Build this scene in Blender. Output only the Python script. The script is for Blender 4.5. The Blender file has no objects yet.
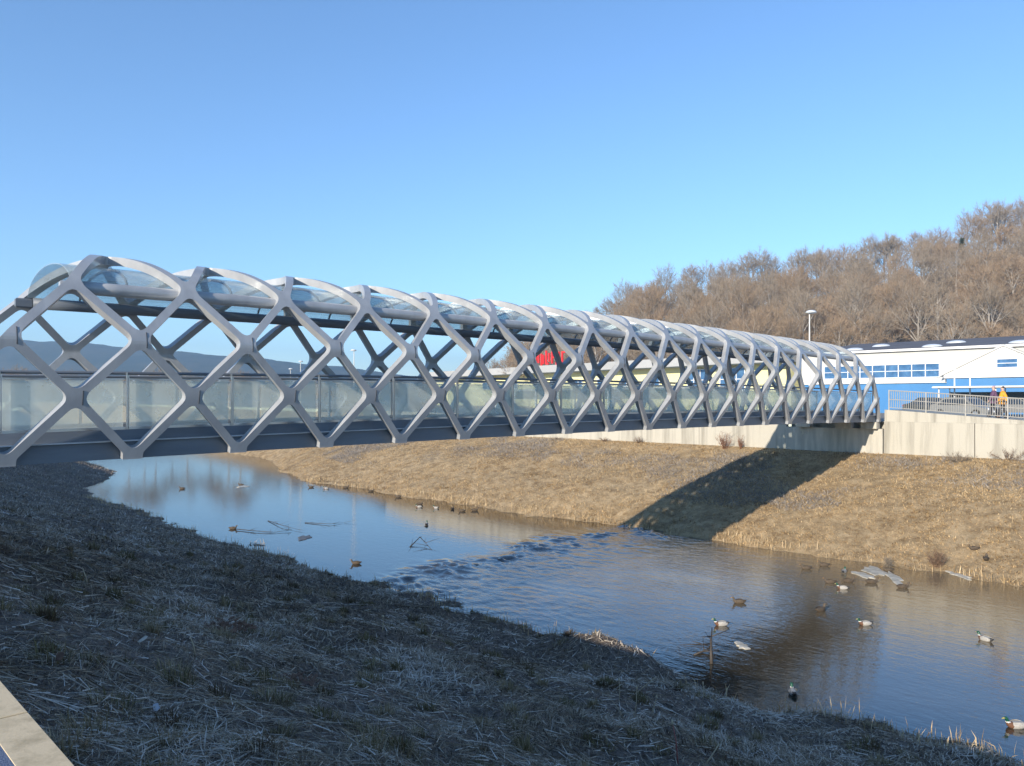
import bpy, math, random
import numpy as np
from mathutils import Vector, Matrix

# ------------------------------------------------------------------ camera, sky, sun, exposure
scene = bpy.context.scene
col = scene.collection
R = math.radians
TH = R(45.5)
CS, SN = math.cos(TH), math.sin(TH)
EYE, FPX, YH = 7.0, 770.0, 400.0
cam_data = bpy.data.cameras.new('camera')
cam_data.sensor_width = 36.0
cam_data.lens = 36.0*FPX/1024.0
cam_data.shift_y = (YH-383.0)/1024.0
cam_data.clip_start = 0.05
cam_data.clip_end = 9000.0
cam = bpy.data.objects.new('camera', cam_data)
col.objects.link(cam)
cam.location = (0, 0, EYE)
cam.rotation_euler = (R(90), 0, TH)
scene.camera = cam

SUN = Vector((0.57, -3.2, 1.0)).normalized()
world = bpy.data.worlds.new('World')
scene.world = world
world.use_nodes = True
wn = world.node_tree
for n in list(wn.nodes): wn.nodes.remove(n)
sky = wn.nodes.new('ShaderNodeTexSky')
sky.sky_type = 'NISHITA'
sky.sun_disc = False
sky.sun_elevation = math.asin(SUN.z)
sky.sun_rotation = math.atan2(SUN.x, SUN.y)
sky.altitude = 250
sky.air_density = 1.0
sky.dust_density = 0.0
sky.ozone_density = 4.0
bg = wn.nodes.new('ShaderNodeBackground')
bg.inputs['Strength'].default_value = 0.15
wo = wn.nodes.new('ShaderNodeOutputWorld')
tone = wn.nodes.new('ShaderNodeMix'); tone.data_type = 'RGBA'; tone.blend_type = 'MULTIPLY'
tone.inputs['Factor'].default_value = 1.0
tone.inputs['B'].default_value = (.925, .99, 1.04, 1)
wn.links.new(sky.outputs[0], tone.inputs['A'])
wn.links.new(tone.outputs['Result'], bg.inputs[0])
wn.links.new(bg.outputs[0], wo.inputs[0])
sun_data = bpy.data.lights.new('sun', 'SUN')
sun_data.energy = 5.0
sun_data.angle = R(0.5)
sun_data.color = (1.0, 0.90, 0.76)
sun = bpy.data.objects.new('sun', sun_data)
col.objects.link(sun)
sun.rotation_euler = SUN.to_track_quat('Z', 'Y').to_euler()
vs = scene.view_settings
vs.view_transform = 'Standard'
vs.look = 'None'
vs.exposure = 0.72
vs.gamma = 1.0
vs.use_curve_mapping = False
scene.cycles.max_bounces = 8
scene.cycles.transparent_max_bounces = 24
scene.cycles.use_denoising = True

random.seed(7)
rng = np.random.default_rng(11)

# ------------------------------------------------------------------ helpers
def tag(o, label=None, cat=None, group=None, kind=None):
    if label: o['label'] = label
    if cat: o['category'] = cat
    if group: o['group'] = group
    if kind: o['kind'] = kind
    return o

def empty(name, loc, rz=0.0):
    o = bpy.data.objects.new(name, None)
    o.empty_display_size = 0.2
    col.objects.link(o)
    o.location = loc
    o.rotation_euler = (0, 0, rz)
    return o

def W(px, py, Z):
    """A point seen in the survey of the photograph, at depth Z, as (u, v, z)."""
    X = (px-512.0)/FPX*Z
    return (X*CS-Z*SN, X*SN+Z*CS, EYE+(YH-py)/FPX*Z)

def CAMXZ(X, Z):
    return (X*CS-Z*SN, X*SN+Z*CS)

class MB:
    def __init__(s, origin=(0, 0, 0)):
        s.v, s.f, s.m, s.o = [], [], [], origin
    def add(s, vs_, fs, mi=0):
        b = len(s.v)
        s.v += [tuple(p) for p in vs_]
        for f in fs:
            s.f.append(tuple(b+i for i in f)); s.m.append(mi)
    def box(s, c, d, rz=0.0, mi=0, bev=0.0):
        x, y, z = d[0]/2, d[1]/2, d[2]/2
        ca, sa = math.cos(rz), math.sin(rz)
        if bev <= 0:
            P = [(-x,-y,-z),(x,-y,-z),(x,y,-z),(-x,y,-z),(-x,-y,z),(x,-y,z),(x,y,z),(-x,y,z)]
            F = [(0,3,2,1),(4,5,6,7),(0,1,5,4),(1,2,6,5),(2,3,7,6),(3,0,4,7)]
        else:
            b = min(bev, x*.9, y*.9, z*.9)
            P = []
            for zz, k in ((-z, b), (-z+b, 0), (z-b, 0), (z, b)):
                xx, yy = x-k, y-k
                P += [(-xx,-yy,zz),(xx,-yy,zz),(xx,yy,zz),(-xx,yy,zz)]
            F = [(3,2,1,0),(12,13,14,15)]
            for r in range(3):
                for i in range(4):
                    j = (i+1) % 4
                    F.append((r*4+i, r*4+j, r*4+4+j, r*4+4+i))
        s.add([(c[0]+p[0]*ca-p[1]*sa, c[1]+p[0]*sa+p[1]*ca, c[2]+p[2]) for p in P], F, mi)
    def tube(s, pts, rad, n=6, mi=0, cap=True):
        pts = [Vector(p) for p in pts]
        if not isinstance(rad, (list, tuple)): rad = [rad]*len(pts)
        vsl = []
        prev = None
        for i, p in enumerate(pts):
            t = (pts[min(i+1, len(pts)-1)]-pts[max(i-1, 0)]).normalized()
            if prev is None:
                a = Vector((0, 0, 1)) if abs(t.z) < .9 else Vector((1, 0, 0))
                x = t.cross(a).normalized()
            else:
                x = (prev-t*prev.dot(t)).normalized()
            prev = x
            y = t.cross(x)
            for k in range(n):
                an = 2*math.pi*k/n
                vsl.append(p+(x*math.cos(an)+y*math.sin(an))*rad[i])
        F = []
        for i in range(len(pts)-1):
            for k in range(n):
                k2 = (k+1) % n
                F.append((i*n+k, i*n+k2, i*n+n+k2, i*n+n+k))
        if cap:
            F.append(tuple(range(n-1, -1, -1)))
            F.append(tuple((len(pts)-1)*n+k for k in range(n)))
        s.add(vsl, F, mi)
    def prism(s, poly, a, b, axis='y', mi=0):
        """poly: 2-D outline; extruded from a to b along axis (x, y or z)."""
        n = len(poly)
        def P(p, t):
            return (t, p[0], p[1]) if axis == 'x' else ((p[0], t, p[1]) if axis == 'y' else (p[0], p[1], t))
        V = [P(p, a) for p in poly]+[P(p, b) for p in poly]
        F = [tuple(range(n)), tuple(range(2*n-1, n-1, -1))]
        for i in range(n):
            j = (i+1) % n
            F.append((j, i, n+i, n+j))
        s.add(V, F, mi)
    def build(s, name, mats, parent=None, smooth=False, fix=True):
        me = bpy.data.meshes.new(name)
        o = s.o
        me.from_pydata([(p[0]-o[0], p[1]-o[1], p[2]-o[2]) for p in s.v], [], s.f)
        if not isinstance(mats, (list, tuple)): mats = [mats]
        for m in mats: me.materials.append(m)
        if len(mats) > 1: me.polygons.foreach_set('material_index', s.m)
        if fix:
            import bmesh
            bm = bmesh.new(); bm.from_mesh(me)
            bmesh.ops.recalc_face_normals(bm, faces=bm.faces)
            bm.to_mesh(me); bm.free()
        if smooth: me.polygons.foreach_set('use_smooth', [True]*len(me.polygons))
        me.update()
        ob = bpy.data.objects.new(name, me)
        col.objects.link(ob)
        if parent is not None: ob.parent = parent
        else: ob.location = o
        return ob

def mesh_np(name, V, F, mats, parent=None, smooth=False, tint=None, matidx=None, loc=None):
    """V (n,3), F (m,3 or 4) numpy -> object."""
    me = bpy.data.meshes.new(name)
    k = F.shape[1]
    me.vertices.add(len(V)); me.vertices.foreach_set('co', np.ascontiguousarray(V, np.float32).ravel())
    me.loops.add(F.size); me.loops.foreach_set('vertex_index', np.ascontiguousarray(F, np.int32).ravel())
    me.polygons.add(len(F))
    me.polygons.foreach_set('loop_start', np.arange(0, F.size, k, dtype=np.int32))
    me.polygons.foreach_set('loop_total', np.full(len(F), k, np.int32))
    if not isinstance(mats, (list, tuple)): mats = [mats]
    for m in mats: me.materials.append(m)
    if matidx is not None: me.polygons.foreach_set('material_index', np.ascontiguousarray(matidx, np.int32))
    if smooth: me.polygons.foreach_set('use_smooth', np.ones(len(F), bool))
    if tint is not None:
        at = me.attributes.new('tint', 'FLOAT', 'POINT')
        at.data.foreach_set('value', np.ascontiguousarray(tint, np.float32))
    me.update(calc_edges=True)
    me.validate()
    ob = bpy.data.objects.new(name, me)
    col.objects.link(ob)
    if parent is not None: ob.parent = parent
    if loc is not None: ob.location = loc
    return ob

def copy_tree(o, parent=None):
    c = o.copy(); col.objects.link(c)
    if parent is not None: c.parent = parent
    for ch in list(o.children): copy_tree(ch, c)
    return c

def _hash(ix, iy, s):
    h = (ix.astype(np.int64)*374761393+iy.astype(np.int64)*668265263+s*982451653) & 0x7fffffff
    h = ((h ^ (h >> 13))*1274126177) & 0x7fffffff
    return ((h ^ (h >> 16)) & 0xffff)/65535.0
def vnoise(x, y, s=0):
    x = np.asarray(x, float); y = np.asarray(y, float)
    ix, iy = np.floor(x), np.floor(y)
    fx, fy = x-ix, y-iy
    fx = fx*fx*(3-2*fx); fy = fy*fy*(3-2*fy)
    a = _hash(ix, iy, s); b = _hash(ix+1, iy, s); c = _hash(ix, iy+1, s); d = _hash(ix+1, iy+1, s)
    return (a*(1-fx)+b*fx)*(1-fy)+(c*(1-fx)+d*fx)*fy-0.5
def sstep(t):
    t = np.clip(t, 0, 1); return t*t*(3-2*t)

# ------------------------------------------------------------------ materials
def nt(name):
    m = bpy.data.materials.new(name); m.use_nodes = True
    t = m.node_tree
    return m, t, t.nodes['Principled BSDF'], t.nodes['Material Output']

def pm(name, c1, c2=None, scale=3.0, rough=0.7, metal=0.0, bump=0.0, bscale=None, detail=5.0, spec=0.5, lo=.35, hi=.65, stretch=None):
    m, t, b, out = nt(name)
    b.inputs['Roughness'].default_value = rough
    b.inputs['Metallic'].default_value = metal
    b.inputs['Specular IOR Level'].default_value = spec
    if c2 is None:
        b.inputs['Base Color'].default_value = (*c1, 1)
        if not bump: return m
    tc = t.nodes.new('ShaderNodeTexCoord')
    src = tc.outputs['Object']
    if stretch:
        mp = t.nodes.new('ShaderNodeMapping'); mp.inputs['Scale'].default_value = stretch
        t.links.new(src, mp.inputs[0]); src = mp.outputs[0]
    if c2 is not None:
        n = t.nodes.new('ShaderNodeTexNoise'); n.inputs['Scale'].default_value = scale; n.inputs['Detail'].default_value = detail
        n.inputs['Roughness'].default_value = .62
        t.links.new(src, n.inputs['Vector'])
        r = t.nodes.new('ShaderNodeValToRGB')
        r.color_ramp.elements[0].position = lo; r.color_ramp.elements[0].color = (*c1, 1)
        r.color_ramp.elements[1].position = hi; r.color_ramp.elements[1].color = (*c2, 1)
        t.links.new(n.outputs[0], r.inputs[0]); t.links.new(r.outputs[0], b.inputs['Base Color'])
    if bump:
        n2 = t.nodes.new('ShaderNodeTexNoise'); n2.inputs['Scale'].default_value = bscale or scale*6; n2.inputs['Detail'].default_value = 6
        t.links.new(src, n2.inputs['Vector'])
        bp = t.nodes.new('ShaderNodeBump'); bp.inputs['Strength'].default_value = bump; bp.inputs['Distance'].default_value = .05
        t.links.new(n2.outputs[0], bp.inputs['Height']); t.links.new(bp.outputs[0], b.inputs['Normal'])
    return m

def multi(name, cols, scale, rough=.9, bump=.4, bscale=8., spec=.2, fine=None):
    """several colours laid over a two-scale noise"""
    m, t, b, out = nt(name)
    b.inputs['Roughness'].default_value = rough
    b.inputs['Specular IOR Level'].default_value = spec
    tc = t.nodes.new('ShaderNodeTexCoord')
    n = t.nodes.new('ShaderNodeTexNoise'); n.inputs['Scale'].default_value = scale; n.inputs['Detail'].default_value = 9; n.inputs['Roughness'].default_value = .7
    t.links.new(tc.outputs['Object'], n.inputs['Vector'])
    r = t.nodes.new('ShaderNodeValToRGB')
    els = r.color_ramp.elements
    k = len(cols)
    for i, c in enumerate(cols):
        p = .3+.4*i/(k-1)
        if i == 0: e = els[0]; e.position = p
        elif i == k-1: e = els[-1]; e.position = p
        else: e = els.new(p)
        e.color = (*c, 1)
    t.links.new(n.outputs[0], r.inputs[0]); t.links.new(r.outputs[0], b.inputs['Base Color'])
    n2 = t.nodes.new('ShaderNodeTexNoise'); n2.inputs['Scale'].default_value = bscale; n2.inputs['Detail'].default_value = 8
    t.links.new(tc.outputs['Object'], n2.inputs['Vector'])
    bp = t.nodes.new('ShaderNodeBump'); bp.inputs['Strength'].default_value = bump; bp.inputs['Distance'].default_value = .12
    t.links.new(n2.outputs[0], bp.inputs['Height']); t.links.new(bp.outputs[0], b.inputs['Normal'])
    return m

def tint_mat(name, cols, rough=.85, spec=.15, patch=.25, pamp=.45, transl=0.0):
    """colour from the per-blade tint attribute, drifting with position"""
    m, t, b, out = nt(name)
    b.inputs['Roughness'].default_value = rough
    b.inputs['Specular IOR Level'].default_value = spec
    at = t.nodes.new('ShaderNodeAttribute'); at.attribute_name = 'tint'
    tc = t.nodes.new('ShaderNodeTexCoord')
    n = t.nodes.new('ShaderNodeTexNoise'); n.inputs['Scale'].default_value = patch; n.inputs['Detail'].default_value = 5
    t.links.new(tc.outputs['Object'], n.inputs['Vector'])
    ma = t.nodes.new('ShaderNodeMath'); ma.operation = 'MULTIPLY_ADD'; ma.inputs[1].default_value = pamp*2; ma.inputs[2].default_value = -pamp
    t.links.new(n.outputs[0], ma.inputs[0])
    ad = t.nodes.new('ShaderNodeMath'); ad.operation = 'ADD'; ad.use_clamp = True
    t.links.new(at.outputs['Fac'], ad.inputs[0]); t.links.new(ma.outputs[0], ad.inputs[1])
    r = t.nodes.new('ShaderNodeValToRGB')
    els = r.color_ramp.elements
    k = len(cols)
    for i, c in enumerate(cols):
        p = i/(k-1)
        if i == 0: e = els[0]; e.position = p
        elif i == k-1: e = els[-1]; e.position = p
        else: e = els.new(p)
        e.color = (*c, 1)
    t.links.new(ad.outputs[0], r.inputs[0]); t.links.new(r.outputs[0], b.inputs['Base Color'])
    return m

def glass_mat(name, milky, tint, rough, opac):
    m, t, b, out = nt(name)
    b.inputs['Base Color'].default_value = (*milky, 1)
    b.inputs['Roughness'].default_value = rough
    tr = t.nodes.new('ShaderNodeBsdfTransparent'); tr.inputs[0].default_value = (*tint, 1)
    lw = t.nodes.new('ShaderNodeLayerWeight'); lw.inputs[0].default_value = .35
    tc = t.nodes.new('ShaderNodeTexCoord')
    n = t.nodes.new('ShaderNodeTexNoise'); n.inputs['Scale'].default_value = 1.4; n.inputs['Detail'].default_value = 5
    t.links.new(tc.outputs['Object'], n.inputs['Vector'])
    m1 = t.nodes.new('ShaderNodeMath'); m1.operation = 'MULTIPLY_ADD'; m1.inputs[1].default_value = .22; m1.inputs[2].default_value = opac-.11
    t.links.new(n.outputs[0], m1.inputs[0])
    m2 = t.nodes.new('ShaderNodeMath'); m2.operation = 'MULTIPLY_ADD'; m2.inputs[1].default_value = .10
    m2.use_clamp = True
    t.links.new(lw.outputs['Fresnel'], m2.inputs[0]); t.links.new(m1.outputs[0], m2.inputs[2])
    mx = t.nodes.new('ShaderNodeMixShader')
    t.links.new(m2.outputs[0], mx.inputs[0]); t.links.new(tr.outputs[0], mx.inputs[1]); t.links.new(b.outputs[0], mx.inputs[2])
    t.links.new(mx.outputs[0], out.inputs['Surface'])
    return m

M = {}
M['steel'] = pm('painted_steel', (.315,.325,.34), (.40,.41,.42), 1.8, .33, .12, .05, 22, lo=.30, hi=.62, stretch=(1.4,1.4,.5))
M['chord'] = pm('dark_painted_steel', (.125,.145,.175), (.165,.185,.21), 1.2, .5, 0, .1, 14, stretch=(1,.35,2.5))
M['inox'] = pm('brushed_steel', (.5,.5,.5), None, rough=.32, metal=.9)
M['flange'] = pm('sunlit_flange', (.55,.56,.57), (.45,.46,.47), 3, .45)  # sun caught on the flange edge, put into its pale colour
M['railglass'] = glass_mat('frosted_glass', (.85,.88,.82), (.95,.975,.96), .25, .29)
M['roofglass'] = glass_mat('roof_glass', (.60,.65,.66), (.90,.95,.96), .15, .26)
M['deck'] = pm('deck_boards', (.16,.15,.14), (.22,.20,.18), 3, .8, 0, .2)
M['concrete'] = pm('concrete', (.27,.25,.205), (.45,.42,.35), .9, .9, 0, .25, 9, stretch=(2.4,2.4,.16), lo=.28, hi=.52)
M['concrete_stained'] = pm('stained_concrete', (.36,.34,.29), (.54,.50,.42), .9, .9, 0, .3, 9, stretch=(3,3,.35))
M['coping'] = pm('coping_concrete', (.42,.33,.20), (.62,.49,.31), 5, .9, 0, .05, 60, lo=.30, hi=.5)
M['shaded_asphalt'] = pm('shaded_asphalt', (.10,.13,.20), (.12,.155,.23), 20, .85, 0, .4, 120)  # blue of the shade is put into the path's base colour
M['paving'] = multi('plateau_ground', [(.20,.19,.17),(.26,.24,.21),(.23,.22,.20)], .08, .9, .1, 3)
# ------------------------------------------------------------------ terrain
def shift(u):
    u = np.asarray(u, float)
    return 10*sstep((-55-u)/38)+np.maximum(0, -93-u)*.16
KERB_V0, KERB_V1, KERB_Z, PATH_Z, PLAT = 0.886, 1.09, 5.25, 5.248, 5.73

def gh(u, v, fine=True):
    """ground height between the two walls"""
    u = np.asarray(u, float); w = np.asarray(v, float)-shift(u)
    wn_ = w+.55*vnoise(u*.22, u*0+3.3, 5)*2*sstep((w-8)/8)*sstep((30-w)/8)+.25*vnoise(u*.9, u*0, 6)*sstep((w-10)/5)*sstep((24-w)/4)
    near = 4.65-(wn_-1.1)*.2945-.30*np.sin(np.pi*np.clip((wn_-1.1)/16, 0, 1.2))
    farw = w+.8*vnoise(u*.18, u*0+8.1, 15)*sstep((40-w)/4)+.75*vnoise(u*.8, u*0+1, 16)*sstep((38-w)/3)+.4*vnoise(u*2.6, w*.4, 17)*sstep((38-w)/3)
    far = (farw-33.8)*.289+.22*np.sin(np.pi*np.clip((farw-33.8)/13.5, -.3, 1))
    far = np.where(u < -74, np.minimum(5.7, far*1.35), far)
    z = np.where(w < 25.5, near, far)
    z = np.maximum(z, -.9-.2*vnoise(u*.3, w*.3, 2))
    b = .32*vnoise(u*.22, w*.30, 31)+.22*vnoise(u*.7, w*.8, 32)+.12*vnoise(u*2.1, w*2.3, 33)
    if fine: b = b+.09*vnoise(u*4.7, w*4.7, 34)
    amp = np.where(w < 25.5, 1.0*sstep((w-1.0)/1.5), .75*sstep((47.4-w)/2))
    sun_mound = .62*np.exp(-((u+12.9)/1.25)**2-((v-16.0)/.75)**2)+.25*np.exp(-((u+11.6)/.8)**2-((v-16.4)/.5)**2)  # added hummocks, raised so the grazing sun makes a lit patch
    return z+b*amp+sun_mound

def lines(segs):
    out = []
    for a, b, s in segs:
        n = max(1, int(round((b-a)/s)))
        out += list(np.linspace(a, b, n, endpoint=False))
    out.append(segs[-1][1])
    return np.array(out)

def sheet(name, us, ws, zf, mat, smooth=True):
    U, Wv = np.meshgrid(us, ws, indexing='ij')
    V = Wv+shift(U)
    Z = zf(U, V)
    nu, nw = U.shape
    idx = np.arange(nu*nw).reshape(nu, nw)
    F = np.stack([idx[:-1,:-1], idx[1:,:-1], idx[1:,1:], idx[:-1,1:]], -1).reshape(-1, 4)
    return mesh_np(name, np.stack([U, V, Z], -1).reshape(-1, 3), F, mat, smooth=smooth)

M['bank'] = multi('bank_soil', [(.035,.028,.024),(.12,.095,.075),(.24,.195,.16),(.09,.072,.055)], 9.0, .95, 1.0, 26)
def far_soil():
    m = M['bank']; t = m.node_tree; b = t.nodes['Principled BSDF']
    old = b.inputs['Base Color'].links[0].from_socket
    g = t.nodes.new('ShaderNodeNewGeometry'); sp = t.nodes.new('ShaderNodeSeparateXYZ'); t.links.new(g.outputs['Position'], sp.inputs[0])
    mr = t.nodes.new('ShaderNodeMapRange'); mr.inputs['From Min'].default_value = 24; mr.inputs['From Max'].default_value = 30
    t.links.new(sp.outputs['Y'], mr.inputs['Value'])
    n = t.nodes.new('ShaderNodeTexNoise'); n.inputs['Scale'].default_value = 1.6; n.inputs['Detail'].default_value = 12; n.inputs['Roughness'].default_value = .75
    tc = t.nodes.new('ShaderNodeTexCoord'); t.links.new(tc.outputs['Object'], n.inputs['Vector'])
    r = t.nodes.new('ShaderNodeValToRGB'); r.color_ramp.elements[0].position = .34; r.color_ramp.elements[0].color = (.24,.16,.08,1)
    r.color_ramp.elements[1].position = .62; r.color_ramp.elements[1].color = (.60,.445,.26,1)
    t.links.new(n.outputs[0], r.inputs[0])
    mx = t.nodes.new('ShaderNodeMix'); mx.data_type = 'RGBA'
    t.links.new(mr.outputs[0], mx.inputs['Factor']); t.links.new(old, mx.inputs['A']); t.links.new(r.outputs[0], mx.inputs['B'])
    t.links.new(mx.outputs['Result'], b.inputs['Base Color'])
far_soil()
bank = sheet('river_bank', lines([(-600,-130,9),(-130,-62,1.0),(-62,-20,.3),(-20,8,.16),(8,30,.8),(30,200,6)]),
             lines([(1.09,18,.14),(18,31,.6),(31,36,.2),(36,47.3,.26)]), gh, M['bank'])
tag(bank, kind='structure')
plateau = sheet('ground', lines([(-2400,-600,300),(-600,-100,40),(-100,40,4),(40,200,20),(200,1600,200)]),
                lines([(47.3,60,2),(60,120,10),(120,400,40),(400,2600,300)]),
                lambda u, v: PLAT-.02+.0*u, M['paving'])
tag(plateau, kind='structure')
near_path = sheet('path', lines([(-600,-40,40),(-40,40,4),(40,600,40)]), np.array([-5.0,-3,0,KERB_V0]), lambda u, v: PATH_Z+0*u, M['shaded_asphalt'])
tag(near_path, kind='structure')
M['lawn'] = multi('winter_lawn', [(.10,.09,.05),(.16,.14,.08),(.12,.12,.06)], .3, .95, .4, 5)
back = sheet('near_ground', lines([(-2400,-600,300),(-600,600,60),(600,1600,200)]), lines([(-1200,-300,300),(-300,-5.004,30)]), lambda u, v: PATH_Z-.01+0*u, M['lawn'])
tag(back, kind='structure')

# ---- water: murky body under a mirror surface; smooth upstream, broken below the riffle line
def water_mat():
    m, t, b, out = nt('river_water')
    b.inputs['Roughness'].default_value = .03
    b.inputs['IOR'].default_value = 1.65
    b.inputs['Specular IOR Level'].default_value = .85
    g = t.nodes.new('ShaderNodeNewGeometry')
    sp = t.nodes.new('ShaderNodeSeparateXYZ'); t.links.new(g.outputs['Position'], sp.inputs[0])
    def math_(op, a, bb=None, c=None, clamp=False):
        n = t.nodes.new('ShaderNodeMath'); n.operation = op; n.use_clamp = clamp
        for i, q in enumerate((a, bb, c)):
            if q is None: continue
            if isinstance(q, (int, float)): n.inputs[i].default_value = q
            else: t.links.new(q, n.inputs[i])
        return n.outputs[0]
    def noise(scale, detail=4, stretch=None, rough=.5):
        n = t.nodes.new('ShaderNodeTexNoise'); n.inputs['Scale'].default_value = scale; n.inputs['Detail'].default_value = detail
        n.inputs['Roughness'].default_value = rough
        src = g.outputs['Position']
        if stretch:
            mp = t.nodes.new('ShaderNodeMapping'); mp.inputs['Scale'].default_value = stretch
            t.links.new(src, mp.inputs[0]); src = mp.outputs[0]
        t.links.new(src, n.inputs['Vector'])
        return n.outputs[0]
    wob = noise(.30, 6, None, .65)
    d0 = math_('MULTIPLY_ADD', sp.outputs['Y'], RIF_B, RIF_C)
    d1 = math_('SUBTRACT', sp.outputs['X'], d0)
    d = math_('MULTIPLY_ADD', wob, 9.0, math_('SUBTRACT', d1, 4.5))
    down = math_('MULTIPLY_ADD', d, .30, .5, True)                 # 0 upstream .. 1 downstream
    line = math_('SUBTRACT', 1.0, math_('ABSOLUTE', math_('MULTIPLY', d, .42)), None, True)
    streak = math_('MULTIPLY_ADD', noise(.55, 4, (1, 2.6, 1), .6), 4.0, -1.6, True)
    fade = math_('MAXIMUM', math_('SUBTRACT', 1.0, math_('MULTIPLY', math_('SUBTRACT', d, 2.5), .075), None, True), .15)
    patch = math_('MULTIPLY_ADD', noise(.20, 4, (1, 1.8, 1)), 2.6, -.45, True)
    amp = math_('ADD', math_('MULTIPLY_ADD', math_('MULTIPLY', math_('MULTIPLY', down, fade), math_('MULTIPLY_ADD', patch, .8, .2)), .17, .030),
                math_('MULTIPLY', math_('MULTIPLY', line, streak), .14))
    h = math_('ADD', math_('MULTIPLY', noise(1.5, 4, (1.0, 2.0, 1), .6), .65), math_('MULTIPLY', noise(5.0, 3, (1, 1.7, 1)), .22))
    bp = t.nodes.new('ShaderNodeBump'); bp.inputs['Distance'].default_value = .30
    bp.inputs['Strength'].default_value = 1.0
    t.links.new(math_('MULTIPLY', h, amp), bp.inputs['Height'])
    t.links.new(bp.outputs[0], b.inputs['Normal'])
    r = t.nodes.new('ShaderNodeValToRGB')
    r.color_ramp.elements[0].position = .35; r.color_ramp.elements[0].color = (.018,.017,.012, 1)
    r.color_ramp.elements[1].position = .68; r.color_ramp.elements[1].color = (.034,.029,.019, 1)
    t.links.new(noise(.28, 5, (1, 1.8, 1)), r.inputs[0])
    # the bed shows pale through the shallows under the far bank
    mr = t.nodes.new('ShaderNodeMapRange'); mr.inputs['From Min'].default_value = 17.5; mr.inputs['From Max'].default_value = 29.0
    t.links.new(math_('MULTIPLY_ADD', noise(.22, 4), 5.0, math_('ADD', sp.outputs['Y'], -2.5)), mr.inputs['Value'])
    mxw = t.nodes.new('ShaderNodeMix'); mxw.data_type = 'RGBA'
    t.links.new(math_('MULTIPLY', mr.outputs[0], math_('MULTIPLY_ADD', d, .12, -.1, True)), mxw.inputs['Factor']); t.links.new(r.outputs[0], mxw.inputs['A']); mxw.inputs['B'].default_value = (.19,.14,.08,1)
    t.links.new(mxw.outputs['Result'], b.inputs['Base Color'])
    return m
RIF_B, RIF_C = -.1, -22.0
M['water'] = water_mat()
def wz(u, v):
    """standing waves where the river breaks over the shallow bar, dying away downstream"""
    d = u-(RIF_B*v+RIF_C)+3.6*vnoise(u*.30, v*.42, 101)+1.6*vnoise(u*1.1, v*1.4, 102)
    bar = np.exp(-(d/1.1)**2)*np.clip(.75+1.5*vnoise(u*.5, v*.9, 103), .15, 1.3)
    run = sstep(d/2.0)*np.clip(1-(d-2)/9.0, 0, 1)*np.clip(.35+1.4*vnoise(u*.22, v*.4, 104), 0, .8)
    w = 1-2*np.abs(vnoise(u*1.7, v*2.6, 105))*1.6
    w2 = vnoise(u*3.6, v*5.2, 106)
    inn = sstep((u+46)/6)*sstep((-8-u)/6)
    return inn*((bar*.125+run*.045)*w+(bar*.07+run*.030)*w2)
water = sheet('river', lines([(-600,-100,50),(-100,-46,6),(-46,-8,.13),(-8,40,4),(40,200,40)]), lines([(10,16,2),(16,35,.12),(35,40,2.5),(40,80,20),(80,170,30)]), wz, M['water'])
tag(water, kind='structure')

# ---- low parapet kerb at the photographer's feet
kerb = empty('parapet_wall', (0, 1.0, KERB_Z-.9))
ko = tuple(kerb.location)
mb = MB(ko)
mb.box((4, (KERB_V0+KERB_V1)/2, KERB_Z-.55), (41, KERB_V1-KERB_V0-.03, .98))
mb.build('wall_core', M['concrete'], kerb)
for i in range(40):
    u0 = -16.2+i*1.02
    mb = MB(ko)
    mb.box((u0+.50, (KERB_V0+KERB_V1)/2, KERB_Z-.03), (.998, KERB_V1-KERB_V0, .06), bev=.003)
    mb.build('coping_stone', M['coping'], kerb)
tag(kerb, 'low concrete wall with pale sunlit coping slabs at the bottom left corner', 'wall')

# ---- far retaining wall, in cast panels
rw = empty('retaining_wall', (-19, 47.4, 3.9))
rwo = tuple(rw.location)
def wall_run(u0, u1, top, thick, name, mat, front=47.18, base=2.9):
    mb = MB(rwo)
    n = max(1, int((u1-u0)/3))
    us = np.linspace(u0, u1, n+1)
    P = []
    for u in us:
        s = float(shift(u))
        P += [(u, front+s, base), (u, front+thick+s, base), (u, front+thick+s, top), (u, front+s, top)]
    F = [(0,1,2,3), tuple(4*n+i for i in (3,2,1,0))]
    for i in range(n):
        for k in range(4):
            F.append((4*i+k, 4*i+(k+1) % 4, 4*i+4+(k+1) % 4, 4*i+4+k))
    mb.add(P, F)
    return mb.build(name, mat, rw)
edges = [-74,-66.2,-58.4,-50.6,-42.8,-35.0,-29.3,-22.9]
for a, b in zip(edges[:-1], edges[1:]): wall_run(a+.015, b-.015, PLAT+.02, .35, 'wall_panel', M['concrete'])
wall_run(-22.88, -16.95, 5.30, .75, 'bridge_seat', M['concrete_stained'], front=47.06)
wall_run(-22.88, -16.95, 5.74, .25, 'back_wall', M['concrete_stained'], front=47.86)
redge = [-16.92,-12.2,-4.6,3.0,10.6,18.2,25.8,33.4,41]
for a, b in zip(redge[:-1], redge[1:]): wall_run(a+.02, b-.02, PLAT, .35, 'wall_panel', M['concrete'])
tag(rw, 'long pale concrete retaining wall along the top of the far bank', 'wall')

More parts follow.
